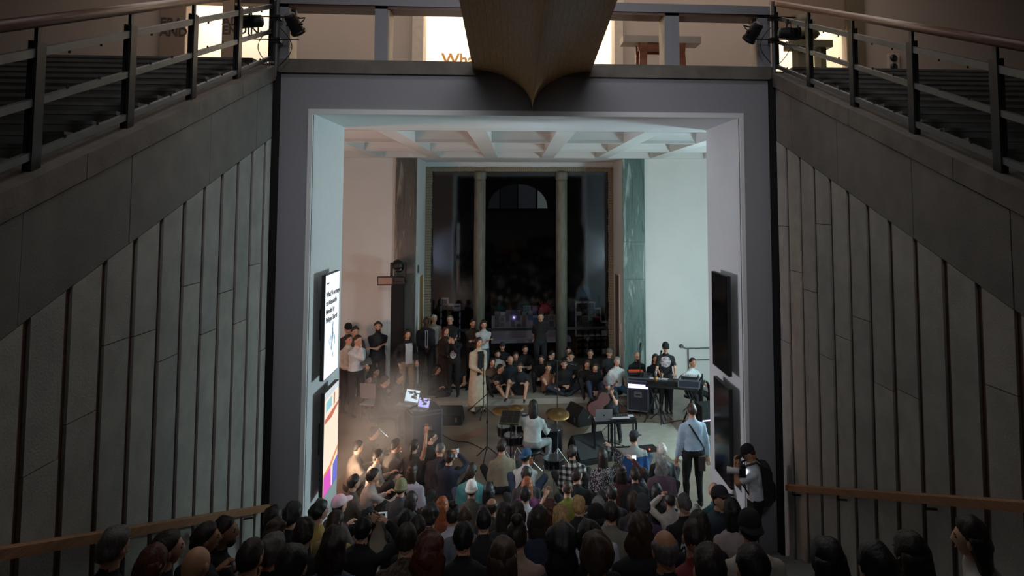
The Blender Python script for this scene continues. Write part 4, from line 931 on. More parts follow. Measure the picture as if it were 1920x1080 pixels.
# ---- hall floor audience
p_(941, 838, 'huddle', -8, (146, 134, 114), DK, 'messy', 'dark', 'person in beige jacket behind the drum kit', 0, 'lap', group=GF, hy=30, wide=1.08)
p_(987, 856, 'huddle', 15, (196, 204, 206), JN, 'short', 'dark', 'person in backward blue cap and white tee holding up a camera', 0, 'camera', sl='short', hat='capback', hatc=(40, 78, 112), gear='strapl', group=GF, hy=20, skin='m')
p_(885, 882, 'huddle', 10, (84, 148, 150), JN, 'bob', 'dark', 'person in teal sweater with dark bob', 0, 'lap', group=GF, hy=25)
p_(987, 889, 'huddle', 0, CH, DK, 'messy', 'dark', 'dark-haired head just above the ginger hair', 0, 'lap', group=GF)
p_(988, 909, 'huddle', 0, (104, 50, 92), DK, 'verylong', 'ginger', 'person with long ginger hair in purple top', 0, 'lap', group=GF, s_=.97)
p_(1073, 848, 'huddle', -5, plaid(), DK, 'messy', 'dark', 'person in black and white plaid shirt', 0, 'lap', group=GF, hy=30, wide=1.06)
p_(1082, 892, 'huddle', 5, printed('tee_white_back_print', (24, 24, 26), (200, 200, 200), (-.02, -.13, .46), (.14, .1, .07), 26, .47), DK, 'short', 'dark', 'person in black tee with white print across the back', 0, 'lap', sl='short', group=GF, hy=40)
p_(1130, 855, 'huddle', 0, printed('floral_dress', (26, 24, 28), (190, 182, 184), (0, 0, .35), (.6, .6, .5), 30, .57), DK, 'verylong', 'dark', 'person with long dark hair in floral dress raising a phone', 0, 'raise', group=GF, armR=(.16, .30, .86))
p_(1189, 821, 'huddle', 8, banded('windbreaker_cloth', (26, 72, 128), (150, 156, 152), .47), JN, 'short', 'dark', 'person in dark cap and blue-and-grey windbreaker', 0, 'lap', hat='cap', hatc=(44, 46, 50), hy=35, group=GF, wide=1.1)
p_(1164, 884, 'huddle', 0, (74, 34, 36), DK, 'long', 'dark', 'person with long dark hair in dark red top holding up a phone', 0, 'raise', group=GF, armR=(.21, .30, .88))
p_(1190, 890, 'huddle', 0, DK, DK, 'short', 'dark', 'dark-haired head right of the raised phone', 0, 'lap', group=GF)
p_(1241, 845, 'huddle', 0, (40, 40, 44), DK, 'messy', 'white', 'white-haired person in dark jacket in front of the pale shirt', 0, 'lap', group=GF)
p_(1239, 870, 'huddle', 0, (92, 68, 82), DK, 'curlylong', 'grey', 'person with grey wavy bob in plum jacket', 0, 'lap', group=GF, wide=1.1)
p_(1231, 922, 'huddle', 0, (30, 27, 29), DK, 'bob', 'black', 'dark-haired person in black coat below the plum jacket', 0, 'lap', group=GF)
p_(773, 883, 'huddle', 15, (190, 184, 196), DK, 'long', 'brown', 'person with light brown hair in pale lilac top', 0, 'lap', gear='strap', group=GF)
p_(752, 915, 'huddle', 15, (60, 62, 66), DK, 'short', 'dark', 'person in olive beanie', 0, 'lap', hat='beanie', hatc=(134, 132, 98), group=GF)
p_(771, 938, 'step', 10, (54, 46, 44), DK, 'bob', 'dark', 'dark brown bob below the olive beanie', 0, 'lap', group=GS)
p_(809, 820, 'huddle', 40, (38, 37, 40), DK, 'short', 'dark', 'person with glasses in profile beside the flight case', 0, 'lap', glasses=True, hy=40, group=GF)
p_(826, 842, 'huddle', 20, (52, 54, 58), DK, 'buzz', 'salt', 'bald person in dark grey jacket in front of the flight case', 0, 'lap', hy=25, group=GF, wide=1.08)
p_(843, 858, 'huddle', 15, (30, 36, 52), DK, 'short', 'dark', 'person in navy holding a phone beside the bald person', 0, 'phone', group=GF)
p_(777, 836, 'huddle', 20, (72, 62, 56), DK, 'tail', 'dark', 'person raising a bare arm in the haze', 0, 'raise', sl='none', group=GF)
p_(709, 856, 'huddle', 60, (150, 140, 130), DK, 'short', 'brown', 'person in pale jacket in the thick of the haze', 0, 'knees', group=GF, hy=20)
p_(742, 835, 'huddle', 40, (104, 94, 88), DK, 'messy', 'dark', 'person in grey in the haze left of the raised arm', 0, 'chin', group=GF, hy=20)
p_(701, 812, 'huddle', 70, (84, 72, 64), DK, 'messy', 'dark', 'person in the haze right under the performer at the laptops', 0, 'knees', group=GF)
p_(672, 838, 'huddle', 60, (120, 104, 92), DK, 'short', 'dark', 'person almost dissolved in the haze by the left jamb', 0, 'knees', group=GF)
p_(664, 905, 'huddle', 50, (90, 76, 66), DK, 'messy', 'dark', 'brown-clad person under the lit screen', 0, 'knees', group=GF)
p_(700, 893, 'huddle', 60, (176, 166, 160), DK, 'messy', 'dark', 'person in white stretching out one hand in the haze', 0, 'knees', armR=(.2, .52, .48), group=GF)
p_(884, 918, 'huddle', 0, (78, 74, 66), DK, 'short', 'dark', 'person in white knitted beanie', 0, 'lap', hat='beanie', hatc=(226, 222, 214), group=GF)
p_(1064, 916, 'huddle', 0, (116, 118, 40), DK, 'buzz', 'brown', 'person with cropped hair in olive green tee, one hand raised', 0, 'lap', sl='short', group=GF, armL=(-.34, .18, .66))
p_(916, 920, 'huddle', 5, (50, 48, 58), DK, 'long', 'black', 'person with long black hair right of the white beanie', 0, 'lap', group=GF)
p_(985, 928, 'step', 0, (200, 204, 208), DK, 'short', 'black', 'person with short black hair in white tee below the ginger hair', 0, 'lap', sl='short', group=GS)
p_(1147, 926, 'step', 0, (36, 34, 36), DK, 'short', 'dark', 'dark head below the floral dress', 0, 'lap', group=GS)
p_(1339, 920, 'step', -10, (48, 92, 98), DK, 'bald', 'salt', 'bald person in teal tee under the right screens', 0, 'lap', sl='short', group=GS, s_=1.03)
# ---- stair audience, upper rows
p_(637, 948, 'step', 40, (90, 72, 70), DK, 'short', 'dark', 'person in pale pink cap below the lit screen', 0, 'knees', hat='cap', hatc=(232, 200, 206), hp=14, group=GS, s_=1.03)
p_(599, 960, 'step', 25, (176, 146, 84), DK, 'curly', 'black', 'person with black curls in mustard shirt beside the left jamb', 0, 'lap', hy=25, group=GS, s_=1.05)
p_(547, 967, 'step', 10, DK, DK, 'curly', 'black', 'black curly head in front of the dark portal wall', 0, 'lap', group=GS, s_=1.06)
p_(512, 972, 'step', 10, DK, DK, 'short', 'dark', 'dark head at the end of the left handrail', 0, 'lap', group=GS, s_=1.07)
p_(629, 978, 'step', 15, (166, 142, 96), DK, 'long', 'brown', 'person with brown hair in tan jacket behind the pink cap', 0, 'lap', group=GS)
p_(850, 966, 'step', 10, (196, 200, 206), DK, 'bun', 'dark', 'person with hair in a bun and white shirt', 0, 'lap', group=GS)
p_(829, 948, 'step', 5, (120, 58, 34), DK, 'long', 'ginger', 'red-haired person beside the bun', 0, 'lap', group=GS)
p_(806, 966, 'step', 0, (44, 40, 42), DK, 'curly', 'dark', 'curly dark head left of the red hair', 0, 'lap', group=GS)
p_(762, 978, 'step', 0, BK, DK, 'messy', 'black', 'round black-haired head right of the lit phone', 0, 'lap', group=GS)
p_(922, 950, 'step', 0, (50, 46, 44), DK, 'fringe', 'dark', 'person with a bald crown in the middle of the stair', 0, 'lap', group=GS, skin='m')
p_(871, 968, 'step', 0, (110, 114, 122), DK, 'bald', 'black', 'bald dark-skinned person in front of the white beanie', 0, 'lap', skin='d', group=GS)
p_(944, 962, 'step', 0, (44, 40, 44), DK, 'verylong', 'dark', 'person with long straight dark hair right of the bald crown', 0, 'lap', group=GS)
p_(969, 961, 'step', 0, (56, 46, 44), DK, 'curlylong', 'dark', 'person with long wavy dark hair below the white tee', 0, 'lap', group=GS)
p_(1009, 972, 'step', 0, (36, 42, 64), DK, 'curlylong', 'dark', 'person with dark waves in navy top', 0, 'lap', group=GS)
p_(1031, 955, 'step', 0, (92, 60, 40), DK, 'curlylong', 'auburn', 'person with reddish curls left of the blond bob', 0, 'lap', group=GS)
p_(1051, 968, 'step', 0, (60, 60, 58), DK, 'bob', 'blond', 'person with blond bob', 0, 'lap', group=GS)
p_(1085, 948, 'step', 5, BK, DK, 'messy', 'blond', 'person with short tousled blond hair in black', 0, 'chin', group=GS)
p_(1122, 949, 'step', 10, (176, 184, 196), DK, 'short', 'grey', 'grey-haired person in pale shirt', 0, 'lap', group=GS)
p_(1118, 973, 'step', 10, (190, 196, 206), DK, 'short', 'dark', 'person in black cap and white shirt', 0, 'lap', hat='capback', hatc=BK, group=GS)
p_(1145, 961, 'step', 0, (126, 122, 108), DK, 'messy', 'dark', 'person in grey-olive shirt', 0, 'lap', group=GS, wide=1.06)
p_(1188, 938, 'step', 0, (54, 50, 52), DK, 'bob', 'brown', 'brown-haired person beside the grey beanie', 0, 'lap', group=GS)
p_(1205, 950, 'step', 0, (84, 58, 88), DK, 'short', 'dark', 'person in dark grey beanie and purple top', 0, 'lap', hat='beanie', hatc=(70, 72, 80), group=GS)
p_(1283, 944, 'step', 0, printed('tee_white_dragon_print', (20, 20, 22), (196, 200, 204), (-.02, -.14, .40), (.10, .12, .16), 14, .52), DK, 'buzz', 'salt', 'person with shaved head in black tee with white dragon print', 0, 'lap', sl='short', group=GS, s_=1.02)
p_(1256, 938, 'step', -5, (176, 168, 160), DK, 'short', 'dark', 'person raising a camera beside the shaved head', 0, 'phone', group=GS, s_=0.88)
p_(1352, 936, 'step', 150, (52, 62, 74), DK, 'short', 'dark', 'person in dark cap looking back towards us', 0, 'lap', hatc=(42, 38, 46), group=GS, hy=5, s_=1.13, hat='cap', hp=24)
p_(1373, 958, 'step', -5, (190, 168, 166), DK, 'long', 'black', 'person with long black hair in pale pink blouse with shoulder strap', 0, 'lap', gear='strapl', group=GS)
p_(1406, 991, 'step', 5, (186, 180, 166), DK, 'short', 'black', 'person in backward black cap and cream sweatshirt', 0, 'lap', hat='capback', hatc=(24, 26, 30), group=GS, wide=1.1)
p_(1311, 984, 'step', 0, DK, DK, 'long', 'dark', 'dark long hair between the red tee and the pink blouse', 0, 'lap', group=GS)
p_(1300, 1006, 'step', 0, (124, 44, 48), DK, 'buzz', 'dark', 'person with cropped dark hair in red tee', 0, 'lap', sl='short', group=GS, skin='m')
p_(681, 992, 'step', 12, printed('jacket_small_white_logo', (20, 20, 22), (210, 210, 210), (.06, -.15, .50), (.035, .1, .016), 60, .3), DK, 'short', 'black', 'person in black jacket with small white logo filming with a phone', 0, 'phone', group=GS, armL=(.01, .36, .74), armR=(.16, .36, .74))
p_(907, 976, 'step', 0, (28, 28, 32), DK, 'short', 'black', 'person with short black hair and dark jacket left of the long waves', 0, 'lap', group=GS)
p_(782, 992, 'step', 0, DK, DK, 'short', 'dark', 'small dark head between the black-haired heads', 0, 'lap', group=GS)
p_(762, 1011, 'step', 0, printed('striped_brown_knit', (70, 58, 50), (104, 88, 74), (0, 0, .3), (.7, .7, .6), 18, .5), DK, 'short', 'dark', 'person with short dark hair in patterned brown knit', 0, 'lap', group=GS)
p_(869, 1008, 'step', 0, (22, 22, 26), DK, 'short', 'black', 'person with short black hair and broad black tee', 0, 'lap', sl='short', group=GS, wide=1.08)
p_(970, 1004, 'step', 5, (168, 140, 126), DK, 'bun', 'dark', 'person with dark hair and dusty pink top', 0, 'lap', group=GS)
p_(1053, 1018, 'step', 0, BK, DK, 'curlylong', 'black', 'person with voluminous black hair in the middle of the front', 0, 'lap', group=GS)
p_(1198, 994, 'step', 0, (24, 26, 34), DK, 'curlylong', 'brown', 'person with very curly brown hair and black top', 0, 'lap', sl='none', group=GS, wide=1.06)
p_(1104, 1012, 'step', 0, BK, DK, 'curly', 'black', 'person with black curls behind the brown curls', 0, 'lap', group=GS)
p_(571, 1000, 'step', 15, BK, DK, 'curly', 'dark', 'dark curly person under the left jamb in black top', 0, 'lap', group=GS)
p_(516, 1000, 'step', 20, (80, 66, 56), DK, 'curly', 'brown', 'person with light brown curls by the left wall', 0, 'lap', group=GS)
p_(421, 996, 'step', 45, (34, 32, 34), DK, 'short', 'dark', 'bearded person leaning on the left wall with stretched-out arm', 0, 'knees', sl='short', beard=True, hy=35, group=GS, skin='m', s_=1.07)
p_(385, 1010, 'step', 30, BK, DK, 'short', 'dark', 'person in black tee in profile left of the bearded one', 0, 'knees', sl='short', hy=30, group=GS, skin='m', s_=1.03)
# ---- nearest rows
p_(626, 1024, 'step', 5, (62, 76, 100), DK, 'curlylong', 'dark', 'person with big dark hair and blue denim shirt in the foreground', 0, 'lap', group=GS)
p_(804, 1036, 'step', 0, (158, 44, 34), DK, 'curlylong', 'auburn', 'person with dark red curls in red top in the foreground', 0, 'lap', group=GS)
p_(942, 1048, 'step', 0, (170, 150, 112), DK, 'verylong', 'brown', 'person with long straight brown hair in the foreground', 0, 'lap', group=GS)
p_(1118, 1042, 'step', 0, (130, 124, 124), DK, 'curly', 'brown', 'person with brown curls in grey tee in the foreground', 0, 'lap', sl='short', group=GS)
p_(1247, 1030, 'step', -5, (32, 36, 54), DK, 'fringe', 'salt', 'large balding person in navy tee in the foreground', 0, 'lap', sl='short', group=GS, skin='m')
p_(1330, 1068, 'step', 0, BK, DK, 'short', 'dark', 'dark crown of a head below the red tee', 0, 'lap', group=GS)
p_(1411, 1066, 'step', 0, BK, DK, 'short', 'black', 'black-haired head in front of the cream sweatshirt', 0, 'lap', group=GS)
p_(1552, 1052, 'step', 0, DK, DK, 'bob', 'black', 'person with smooth black hair at the foot of the right wall', 0, 'lap', group=GS)
p_(1644, 1068, 'step', -5, DK, DK, 'messy', 'black', 'low black-haired head right of the smooth black hair', 0, 'lap', group=GS)
p_(1709, 1042, 'step', -10, DK, DK, 'long', 'dark', 'person with long dark hair under the right handrail', 0, 'lap', group=GS)
p_(1820, 1010, 'step', -50, (186, 182, 176), DK, 'curlylong', 'dark', 'person in white shirt with hand at cheek at the right edge', 0, 'chin', group=GS)
p_(214, 1026, 'step', 20, DK, DK, 'messy', 'salt', 'person with tousled grey hair against the left handrail', 0, 'lap', group=GS, s_=1.06)
p_(313, 1030, 'step', 30, (40, 40, 58), DK, 'short', 'dark', 'dark-haired person in navy looking right near the left wall', 0, 'lap', hy=25, group=GS, s_=1.03)
p_(285, 1058, 'step', 20, DK, DK, 'bob', 'auburn', 'reddish-brown hair at the bottom left', 0, 'lap', group=GS)
p_(367, 1060, 'step', 10, DK, DK, 'bald', 'dark', 'bald head at the bottom left', 0, 'lap', group=GS, skin='t')
p_(470, 1044, 'step', 15, (132, 32, 36), DK, 'short', 'dark', 'person in red top below the bearded one', 0, 'lap', group=GS)
p_(511, 1034, 'step', 10, BK, DK, 'messy', 'salt', 'grey-streaked dark head by the left wall', 0, 'lap', group=GS)
p_(548, 1062, 'step', 5, BK, DK, 'messy', 'black', 'black-haired head at the bottom beside the big dark hair', 0, 'lap', group=GS)
bpy.data.scenes.remove(WSC)
for i_, q in enumerate(PLOG):
    if q[5] < .88 or q[5] > 1.12 or q[3] < 2.5: print('PLOG', q)

# ================================================================== equipment in the hall
def at(px, py, z): p = on_z(px, py, z); return (float(p[0]), float(p[1]), float(p[2]))
def yaw_to(a, b): return math.atan2(b[1]-a[1], b[0]-a[0])
LED_V = emis('violet_led', (.55, .48, 1.0), 2.6); LED_R = emis('red_led', (1, .05, .02), 6.0); LED_W = emis('cool_white_led', (.8, .9, 1), 6.0)
M_LAPD = mat('laptop_aluminium', s(150, 152, 156), .4, .2); M_KEY = mat('keyboard_black', s(18, 18, 20), .5)
def laptop(px, py, z, rz, size, label, screen, tilt=-18):
    """opens towards local -Y; the lid stands on the +Y edge"""
    p = at(px, py, z); o = empty('laptop', p, rz, label=label, cat='laptop'); w2, d = size/2, size*.7
    b = MB().box(-w2, w2, 0, d, 0, .016).build('base', M_LAPD, o); MB().box(-w2*.9, w2*.9, d*.42, d*.92, .016, .019).build('keyboard', M_KEY, b); MB().box(-w2*.3, w2*.3, d*.06, d*.36, .016, .018).build('trackpad', M_STEEL, b)
    lid = MB().box(-w2, w2, 0, .008, 0, d).build('lid', M_LAPD, o); lid.location = (0, d, .016); lid.rotation_euler.x = R(tilt)
    if screen:
        base, ink = screen
        MB().box(-w2*.95, w2*.95, -.003, 0, .015, d-.012).build('display', base, lid); rr = random.Random(px)
        for i in range(9):
            x0 = rr.uniform(-w2*.9, w2*.5); z0 = rr.uniform(.03, d*.8); MB().box(x0, x0+rr.uniform(.04, .12)*size/.34, -.005, -.003, z0, z0+rr.uniform(.015, .05)).build('window_block', ink, lid)
    else:
        MB().lathe([(.016, 0), (.016, .002)], c=(0, .0085, d*.5), n=14, mtx=Matrix.Rotation(R(-90), 4, 'X')).build('lid_emblem', M_BLACK, lid)
    return o
def road_case(C, e1, e2, h, label, led=None):
    C, e1, e2 = Vector(C), Vector(e1), Vector(e2); o = empty('flight_case', (C.x, C.y, 0), math.atan2(e1.y, e1.x), label=label, cat='flight case')
    L1, L2 = e1.length, e2.length; sg = 1 if e1.x*e2.y-e1.y*e2.x > 0 else -1
    y0, y1 = (0, L2) if sg > 0 else (-L2, 0)
    MB().box(.008, L1-.008, y0+.008, y1-.008, .09, h-.008).build('body', M_CASE, o)
    for x in (0, L1-.025):
        for y in (y0, y1-.025): MB().box(x, x+.025, y, y+.025, .09, h).build('corner_edge', M_ALU, o)
    for z in (.09, h-.09, h-.022):
        for y in (y0, y1-.022): MB().box(0, L1, y-.001, y+.023, z, z+.022).build('edge_profile', M_ALU, o)
        for x in (0, L1-.022): MB().box(x-.001, x+.023, y0, y1, z, z+.022).build('edge_profile', M_ALU, o)
    MB().box(L1/2-.09, L1/2+.09, y0-.006, y0+.02, h*.48, h*.48+.13).build('handle_plate', M_ALU, o)
    MB().box(L1/2-.06, L1/2+.06, y0-.014, y0, h*.48+.045, h*.48+.07).build('handle', M_BLACK, o)
    for x in (.07, L1-.07):
        for y in (y0+.08, y1-.08): MB().lathe([(.045, -.015), (.05, 0), (.045, .015)], c=(x, y, .05), n=14, mtx=Matrix.Rotation(R(90), 4, 'Y')).build('castor', M_BLACK, o)
    if led: MB().box(.02, L1-.02, y0-.012, y0, led, led+.09).build('led_bar', LED_V, o)
    return o
# laptop table
C_ = at(773, 775, .85); R_ = at(813, 769, .85); L_ = at(728, 764, .85)
e1 = Vector((R_[0]-C_[0], R_[1]-C_[1], 0)); e2 = Vector((-e1.y, e1.x, 0)).normalized()*.62
if (Vector(L_)-Vector(C_)).dot(e2) < 0: e2 = -e2
e1n = e1.normalized()*.62
road_case(C_, e1n, e2, .85, 'dark blue flight case used as a table for the two glowing laptops')
MB_A = emis('laptop_screen_pale', s(200, 224, 238), 1.5); MB_B = mat('laptop_screen_ink', s(30, 40, 60), .5); MB_C = emis('laptop_screen_violet', s(170, 176, 240), 1.5)
laptop(755, 762, .87, R(-32), .36, 'larger laptop with bright white screen on the flight case', (MB_A, MB_B))
laptop(782, 771, .87, R(-30), .27, 'smaller laptop with violet screen on the flight case', (MB_C, MB_B))
ct = empty('dj_controller', at(748, 768, .87), R(-30), label='black controller with glowing pads beside the larger laptop', cat='controller')
MB().box(-.17, .17, -.11, .11, 0, .04).build('body', M_BLACK, ct)
for i in range(4):
    for k in range(2): MB().box(-.14+.08*i, -.09+.08*i, -.08+.08*k, -.03+.08*k, .04, .045).build('pad', emis('amber_pad', (1, .55, .25), .10), ct)
# stools
def stool_at(x, y, h, label, z0=0):
    o = empty('stool', (x, y, z0), label=label, cat='stool'); MB().lathe([(.15, h-.06), (.165, h-.05), (.165, h-.012), (.15, h)], n=20).build('seat', M_BLACK, o, smooth=True)
    MB().tube([(0, 0, .12), (0, 0, h-.06)], .02, 8).build('column', M_CHROME, o)
    for k in range(3):
        a = 2.09*k+.4; MB().tube([(0, 0, .22), (.2*math.cos(a), .2*math.sin(a), .01)], .012, 6).build('leg', M_CHROME, o)
for key, lab in (('drummer', 'drum stool under the drummer'), ('cellist', 'stool under the cellist'), ('performer in black sitting at the two', 'stool under the performer at the laptops'), ('bearded bald person in dark', 'stool under the bearded bald person'),
                 ('long-haired person in black sitting', 'stool under the long-haired person behind the synthesizers'), ('person in white tee sitting at the right', 'stool under the white tee at the keyboard stand'), ('grey-haired person in white tee', 'stool under the grey-haired person in white tee')):
    for q in PLOG:
        if q[0].startswith(key[:38]): stool_at(q[2], q[3], .44*q[5], lab)
# stage monitors
def wedge(px, py, rz, w, label, kind='front'):
    p = at(px, py, 0); o = empty('stage_monitor', p, rz, label=label, cat='speaker'); d, h = w*.8, w*.72
    MB().prism([(-d/2, 0), (d/2, 0), (d/2, h*.55), (d*.18, h), (-d*.5, h*.18)], 'x', -w/2, w/2).build('cabinet', M_BLACKM, o)
    MB().add([(x, y, z) for x in (-w*.46, w*.46) for y, z in ((-d*.485, h*.23), (d*.155, h*.96))]+[(x, y-.012, z+.012) for x in (-w*.46, w*.46) for y, z in ((-d*.485, h*.23), (d*.155, h*.96))], [(0, 1, 3, 2), (4, 6, 7, 5), (0, 4, 5, 1), (2, 3, 7, 6), (0, 2, 6, 4), (1, 5, 7, 3)]).build('grille', M_GRILL, o)
    for s1 in (-1, 1): MB().box(s1*w*.28-.02, s1*w*.28+.02, d/2-.004, d/2+.02, h*.2, h*.42).build('handle', M_STEEL, o)
    return o
wedge(845, 792, R(175), .56, 'black stage monitor left of the drum kit')
wedge(1088, 792, R(115), .58, 'black stage monitor behind the large cymbal')
wedge(1104, 862, R(20), .66, 'black stage monitor beside the plaid shirt')
wedge(1118, 775, R(100), .42, 'low black stage monitor at the cellist')
# stands
def mic_stand(px, py, h, label, boom=None, mic=True):
    p = at(px, py, 0); o = empty('microphone_stand', p, label=label, cat='microphone stand')
    MB().tube([(0, 0, .18), (0, 0, h)], .011, 6).build('pole', M_DSTEEL, o)
    for k in range(3):
        a = 2.09*k+.3; MB().tube([(0, 0, .25), (.28*math.cos(a), .28*math.sin(a), .01)], .010, 6).build('leg', M_DSTEEL, o)
    MB().lathe([(.02, h*.55), (.02, h*.55+.06)], n=8).build('clutch', M_BLACK, o)
    e = (0, 0, h)
    if boom: e = (boom[0], boom[1], h+boom[2]); MB().tube([(-boom[0]*.35, -boom[1]*.35, h-boom[2]*.35), e], .009, 6).build('boom', M_DSTEEL, o)
    if mic:
        d_ = (Vector(boom).normalized() if boom else Vector((0, -.6, .6)).normalized())*.14
        MB().tube([e, tuple(Vector(e)+d_*.7), tuple(Vector(e)+d_*.75), tuple(Vector(e)+d_)], [.014, .017, .026, .02], 10).build('microphone', M_DSTEEL, o)
mic_stand(1240, 790, 1.5, 'microphone stand in front of the synthesizers')
mic_stand(1201, 775, 1.55, 'thin microphone stand in front of the lit flight case')
mic_stand(1045, 790, 1.35, 'microphone stand behind the large cymbal', (.3, .1, -.1))
mic_stand(906, 782, 1.35, 'microphone stand in front of the cream coat')
mic_stand(913, 862, 1.25, 'dark microphone stand left of the drum kit', (-.3, .2, -.3))
mic_stand(1004, 868, .75, 'short microphone stand behind the blue cap', (.15, .2, -.1))
ms = empty('music_stand', at(684, 780, 0), R(30), label='pale sheet on a thin music stand in the haze', cat='music stand')
MB().tube([(0, 0, .1), (0, 0, 1.15)], .01, 6).build('pole', M_STEEL, ms)
MB().cbox((0, 0, 1.25), .26, .012, .2, 0, 0, R(-50)).build('desk', M_STEEL, ms)
for k in range(3): MB().tube([(0, 0, .25), (.25*math.cos(2.09*k), .25*math.sin(2.09*k), .01)], .009, 6).build('leg', M_STEEL, ms)
pc_ = empty('folding_chair', at(698, 792, 0), R(160), label='pale grey chair behind the performer at the laptops', cat='chair')
MB().box(-.2, .2, -.2, .2, .43, .46).build('seat', M_LAPD, pc_); MB().cbox((0, .2, .75), .38, .02, .34, 0, 0, R(-8)).build('backrest', M_LAPD, pc_)
for sx in (-.18, .18):
    for sy in (-.18, .18): MB().tube([(sx, sy, 0), (sx, sy, .9 if sy > 0 else .43)], .011, 6).build('leg', M_STEEL, pc_)
# drum kit
dk = empty('drum_kit', (0, 0, 0), label='drum kit with toms, cymbals and chrome stands around the drummer', cat='drum kit')
def drum(px, py, z, r, h, tilt=0, legs=False, head=M_SKINHEAD):
    p = Vector(at(px, py, z)); mt = Matrix.Rotation(R(tilt), 4, 'X')
    sh = MB().lathe([(r, -h), (r, 0)], n=24, mtx=mt).build('drum_shell', M_DRUMSH, dk, smooth=False, loc=p)
    MB().lathe([(r*.985, 0), (r*.97, .004), (.001, .004)], n=24, mtx=mt).build('drum_head', head, sh)
    for zz in (-h, -.012):
        MB().lathe([(r+.002, zz), (r+.014, zz), (r+.014, zz+.018), (r+.002, zz+.018)], n=24, mtx=mt).build('hoop', M_CHROME, sh)
    for k in range(6):
        a = k*math.pi/3; MB().tube([mt @ Vector(((r+.012)*math.cos(a), (r+.012)*math.sin(a), -h*.95)), mt @ Vector(((r+.012)*math.cos(a), (r+.012)*math.sin(a), -.01))], .006, 5).build('tension_rod', M_CHROME, sh)
    if legs:
        for k in range(3):
            a = k*2.09+.5; MB().tube([((r+.02)*math.cos(a), (r+.02)*math.sin(a), -h*.4), ((r+.05)*math.cos(a), (r+.05)*math.sin(a), -p.z+.005)], .008, 6).build('leg', M_CHROME, sh)
    return sh
def cym(px, py, z, r, tilt, label=None):
    p = Vector(at(px, py, z)); mt = Matrix.Rotation(R(tilt), 4, 'X') @ Matrix.Rotation(R(4), 4, 'Y')
    st = MB().tube([(0, 0, .3), (0, 0, p.z)], .010, 8).build('cymbal_stand', M_CHROME, dk, loc=(p.x, p.y, 0))
    for k in range(3): a = k*2.09+.2; MB().tube([(0, 0, .38), (.26*math.cos(a), .26*math.sin(a), .01)], .010, 6).build('leg', M_CHROME, st)
    MB().lathe([(.02, .026), (.04, .02), (.055, .008), (r*.6, .0), (r, -.014), (r, -.017), (.05, -.002)], n=32, mtx=mt).build('cymbal', M_BRASS, dk, smooth=True, loc=p)
drum(964, 815, .66, .18, .15, 0, True); drum(974, 790, .78, .14, .2, 18); drum(946, 796, .72, .13, .2, 14); drum(1034, 802, .62, .2, .42, 0, True); drum(1038, 858, .5, .17, .16, 0, True)
kd = MB().lathe([(.27, -.2), (.27, .2)], n=28, mtx=Matrix.Rotation(R(90), 4, 'X')).build('bass_drum_shell', M_DRUMSH, dk, loc=at(985, 806, .28))
MB().lathe([(.275, -.21), (.285, -.21), (.285, -.18), (.275, -.18)], n=28, mtx=Matrix.Rotation(R(90), 4, 'X')).build('hoop', M_CHROME, kd)
cym(1046, 775, 1.02, .225, 15); cym(941, 769, 1.05, .17, 13); cym(968, 764, 1.1, .15, 10)
pad = empty('drum_pad', at(957, 783, 1.0), R(-14), label='multi-pad electronic percussion with green-edged squares left of the drummer', cat='drum pad')
pb = MB().cbox((0, 0, 0), .36, .28, .05, 0, 0, R(38)).build('body', mat('pad_edge', s(78, 90, 50), .5), pad)
for i in range(3):
    for k in range(2):
        MB().cbox((Matrix.Rotation(R(38), 4, 'X') @ Vector((-.115+.115*i, -.065+.13*k, .03))), .105, .115, .012, 0, 0, R(38)).build('pad', M_BLACK, pad)
MB().tube([(0, .02, -.02), (0, .05, -.98)], .014, 8).build('stand', M_DSTEEL, pad)
# centre right: laptop and controllers on black stands
def stand_table(px, py, w, d, h, rz, label):
    p = at(px, py, h); o = empty('equipment_stand', (p[0], p[1], 0), rz, label=label, cat='stand')
    MB().box(-w/2, w/2, -d/2, d/2, h-.04, h).build('top', M_BLACK, o)
    for sx in (-1, 1):
        for sy in (-1, 1): MB().box(sx*(w/2-.02)-.014, sx*(w/2-.02)+.014, sy*(d/2-.02)-.014, sy*(d/2-.02)+.014, 0, h-.04).build('leg', M_DSTEEL, o)
    MB().box(-w/2, w/2, -.012, .012, .2, .225).build('stretcher', M_DSTEEL, o)
    return o
stand_table(1128, 787, .36, .32, .74, R(2), 'black stand under the silver laptop')
laptop(1128, 783, .745, R(183), .33, 'closed-back silver laptop with dark emblem facing the cellist', None, -14)
stand_table(1170, 786, .46, .32, .74, R(2), 'black stand under the keyboard controller')
kc = empty('keyboard_controller', at(1166, 786, .745), R(2), label='flat black controller with white keys and lit display', cat='controller')
MB().box(-.24, .26, -.13, .13, 0, .045).build('body', M_BLACK, kc)
for i in range(14): MB().box(-.225+.026*i, -.203+.026*i, -.12, -.02, .045, .054).build('key', M_WIRE, kc)
for i in range(6): MB().lathe([(.011, .045), (.009, .065)], c=(-.2+.05*i, .07, 0), n=8).build('knob', M_STEEL, kc)
MB().box(.13, .24, -.02, .1, .045, .049).build('display', emis('controller_display', (.7, .85, 1), .4), kc)
pb2 = empty('water_bottle', at(1129, 834, 0), label='clear plastic water bottle under the silver laptop', cat='bottle')
MB().lathe([(.03, 0), (.034, .01), (.034, .16), (.014, .2), (.014, .23)], n=14).build('body', M_GLASSB, pb2, smooth=True); MB().lathe([(.016, .225), (.016, .245)], n=12).build('cap', M_WIRE, pb2)
fx = empty('effects_unit', at(1210, 846, 0), R(10), label='dark floor unit with two red lights beside the windbreaker', cat='floor unit')
MB().box(-.2, .2, -.1, .1, 0, .09).build('body', M_BLACK, fx)
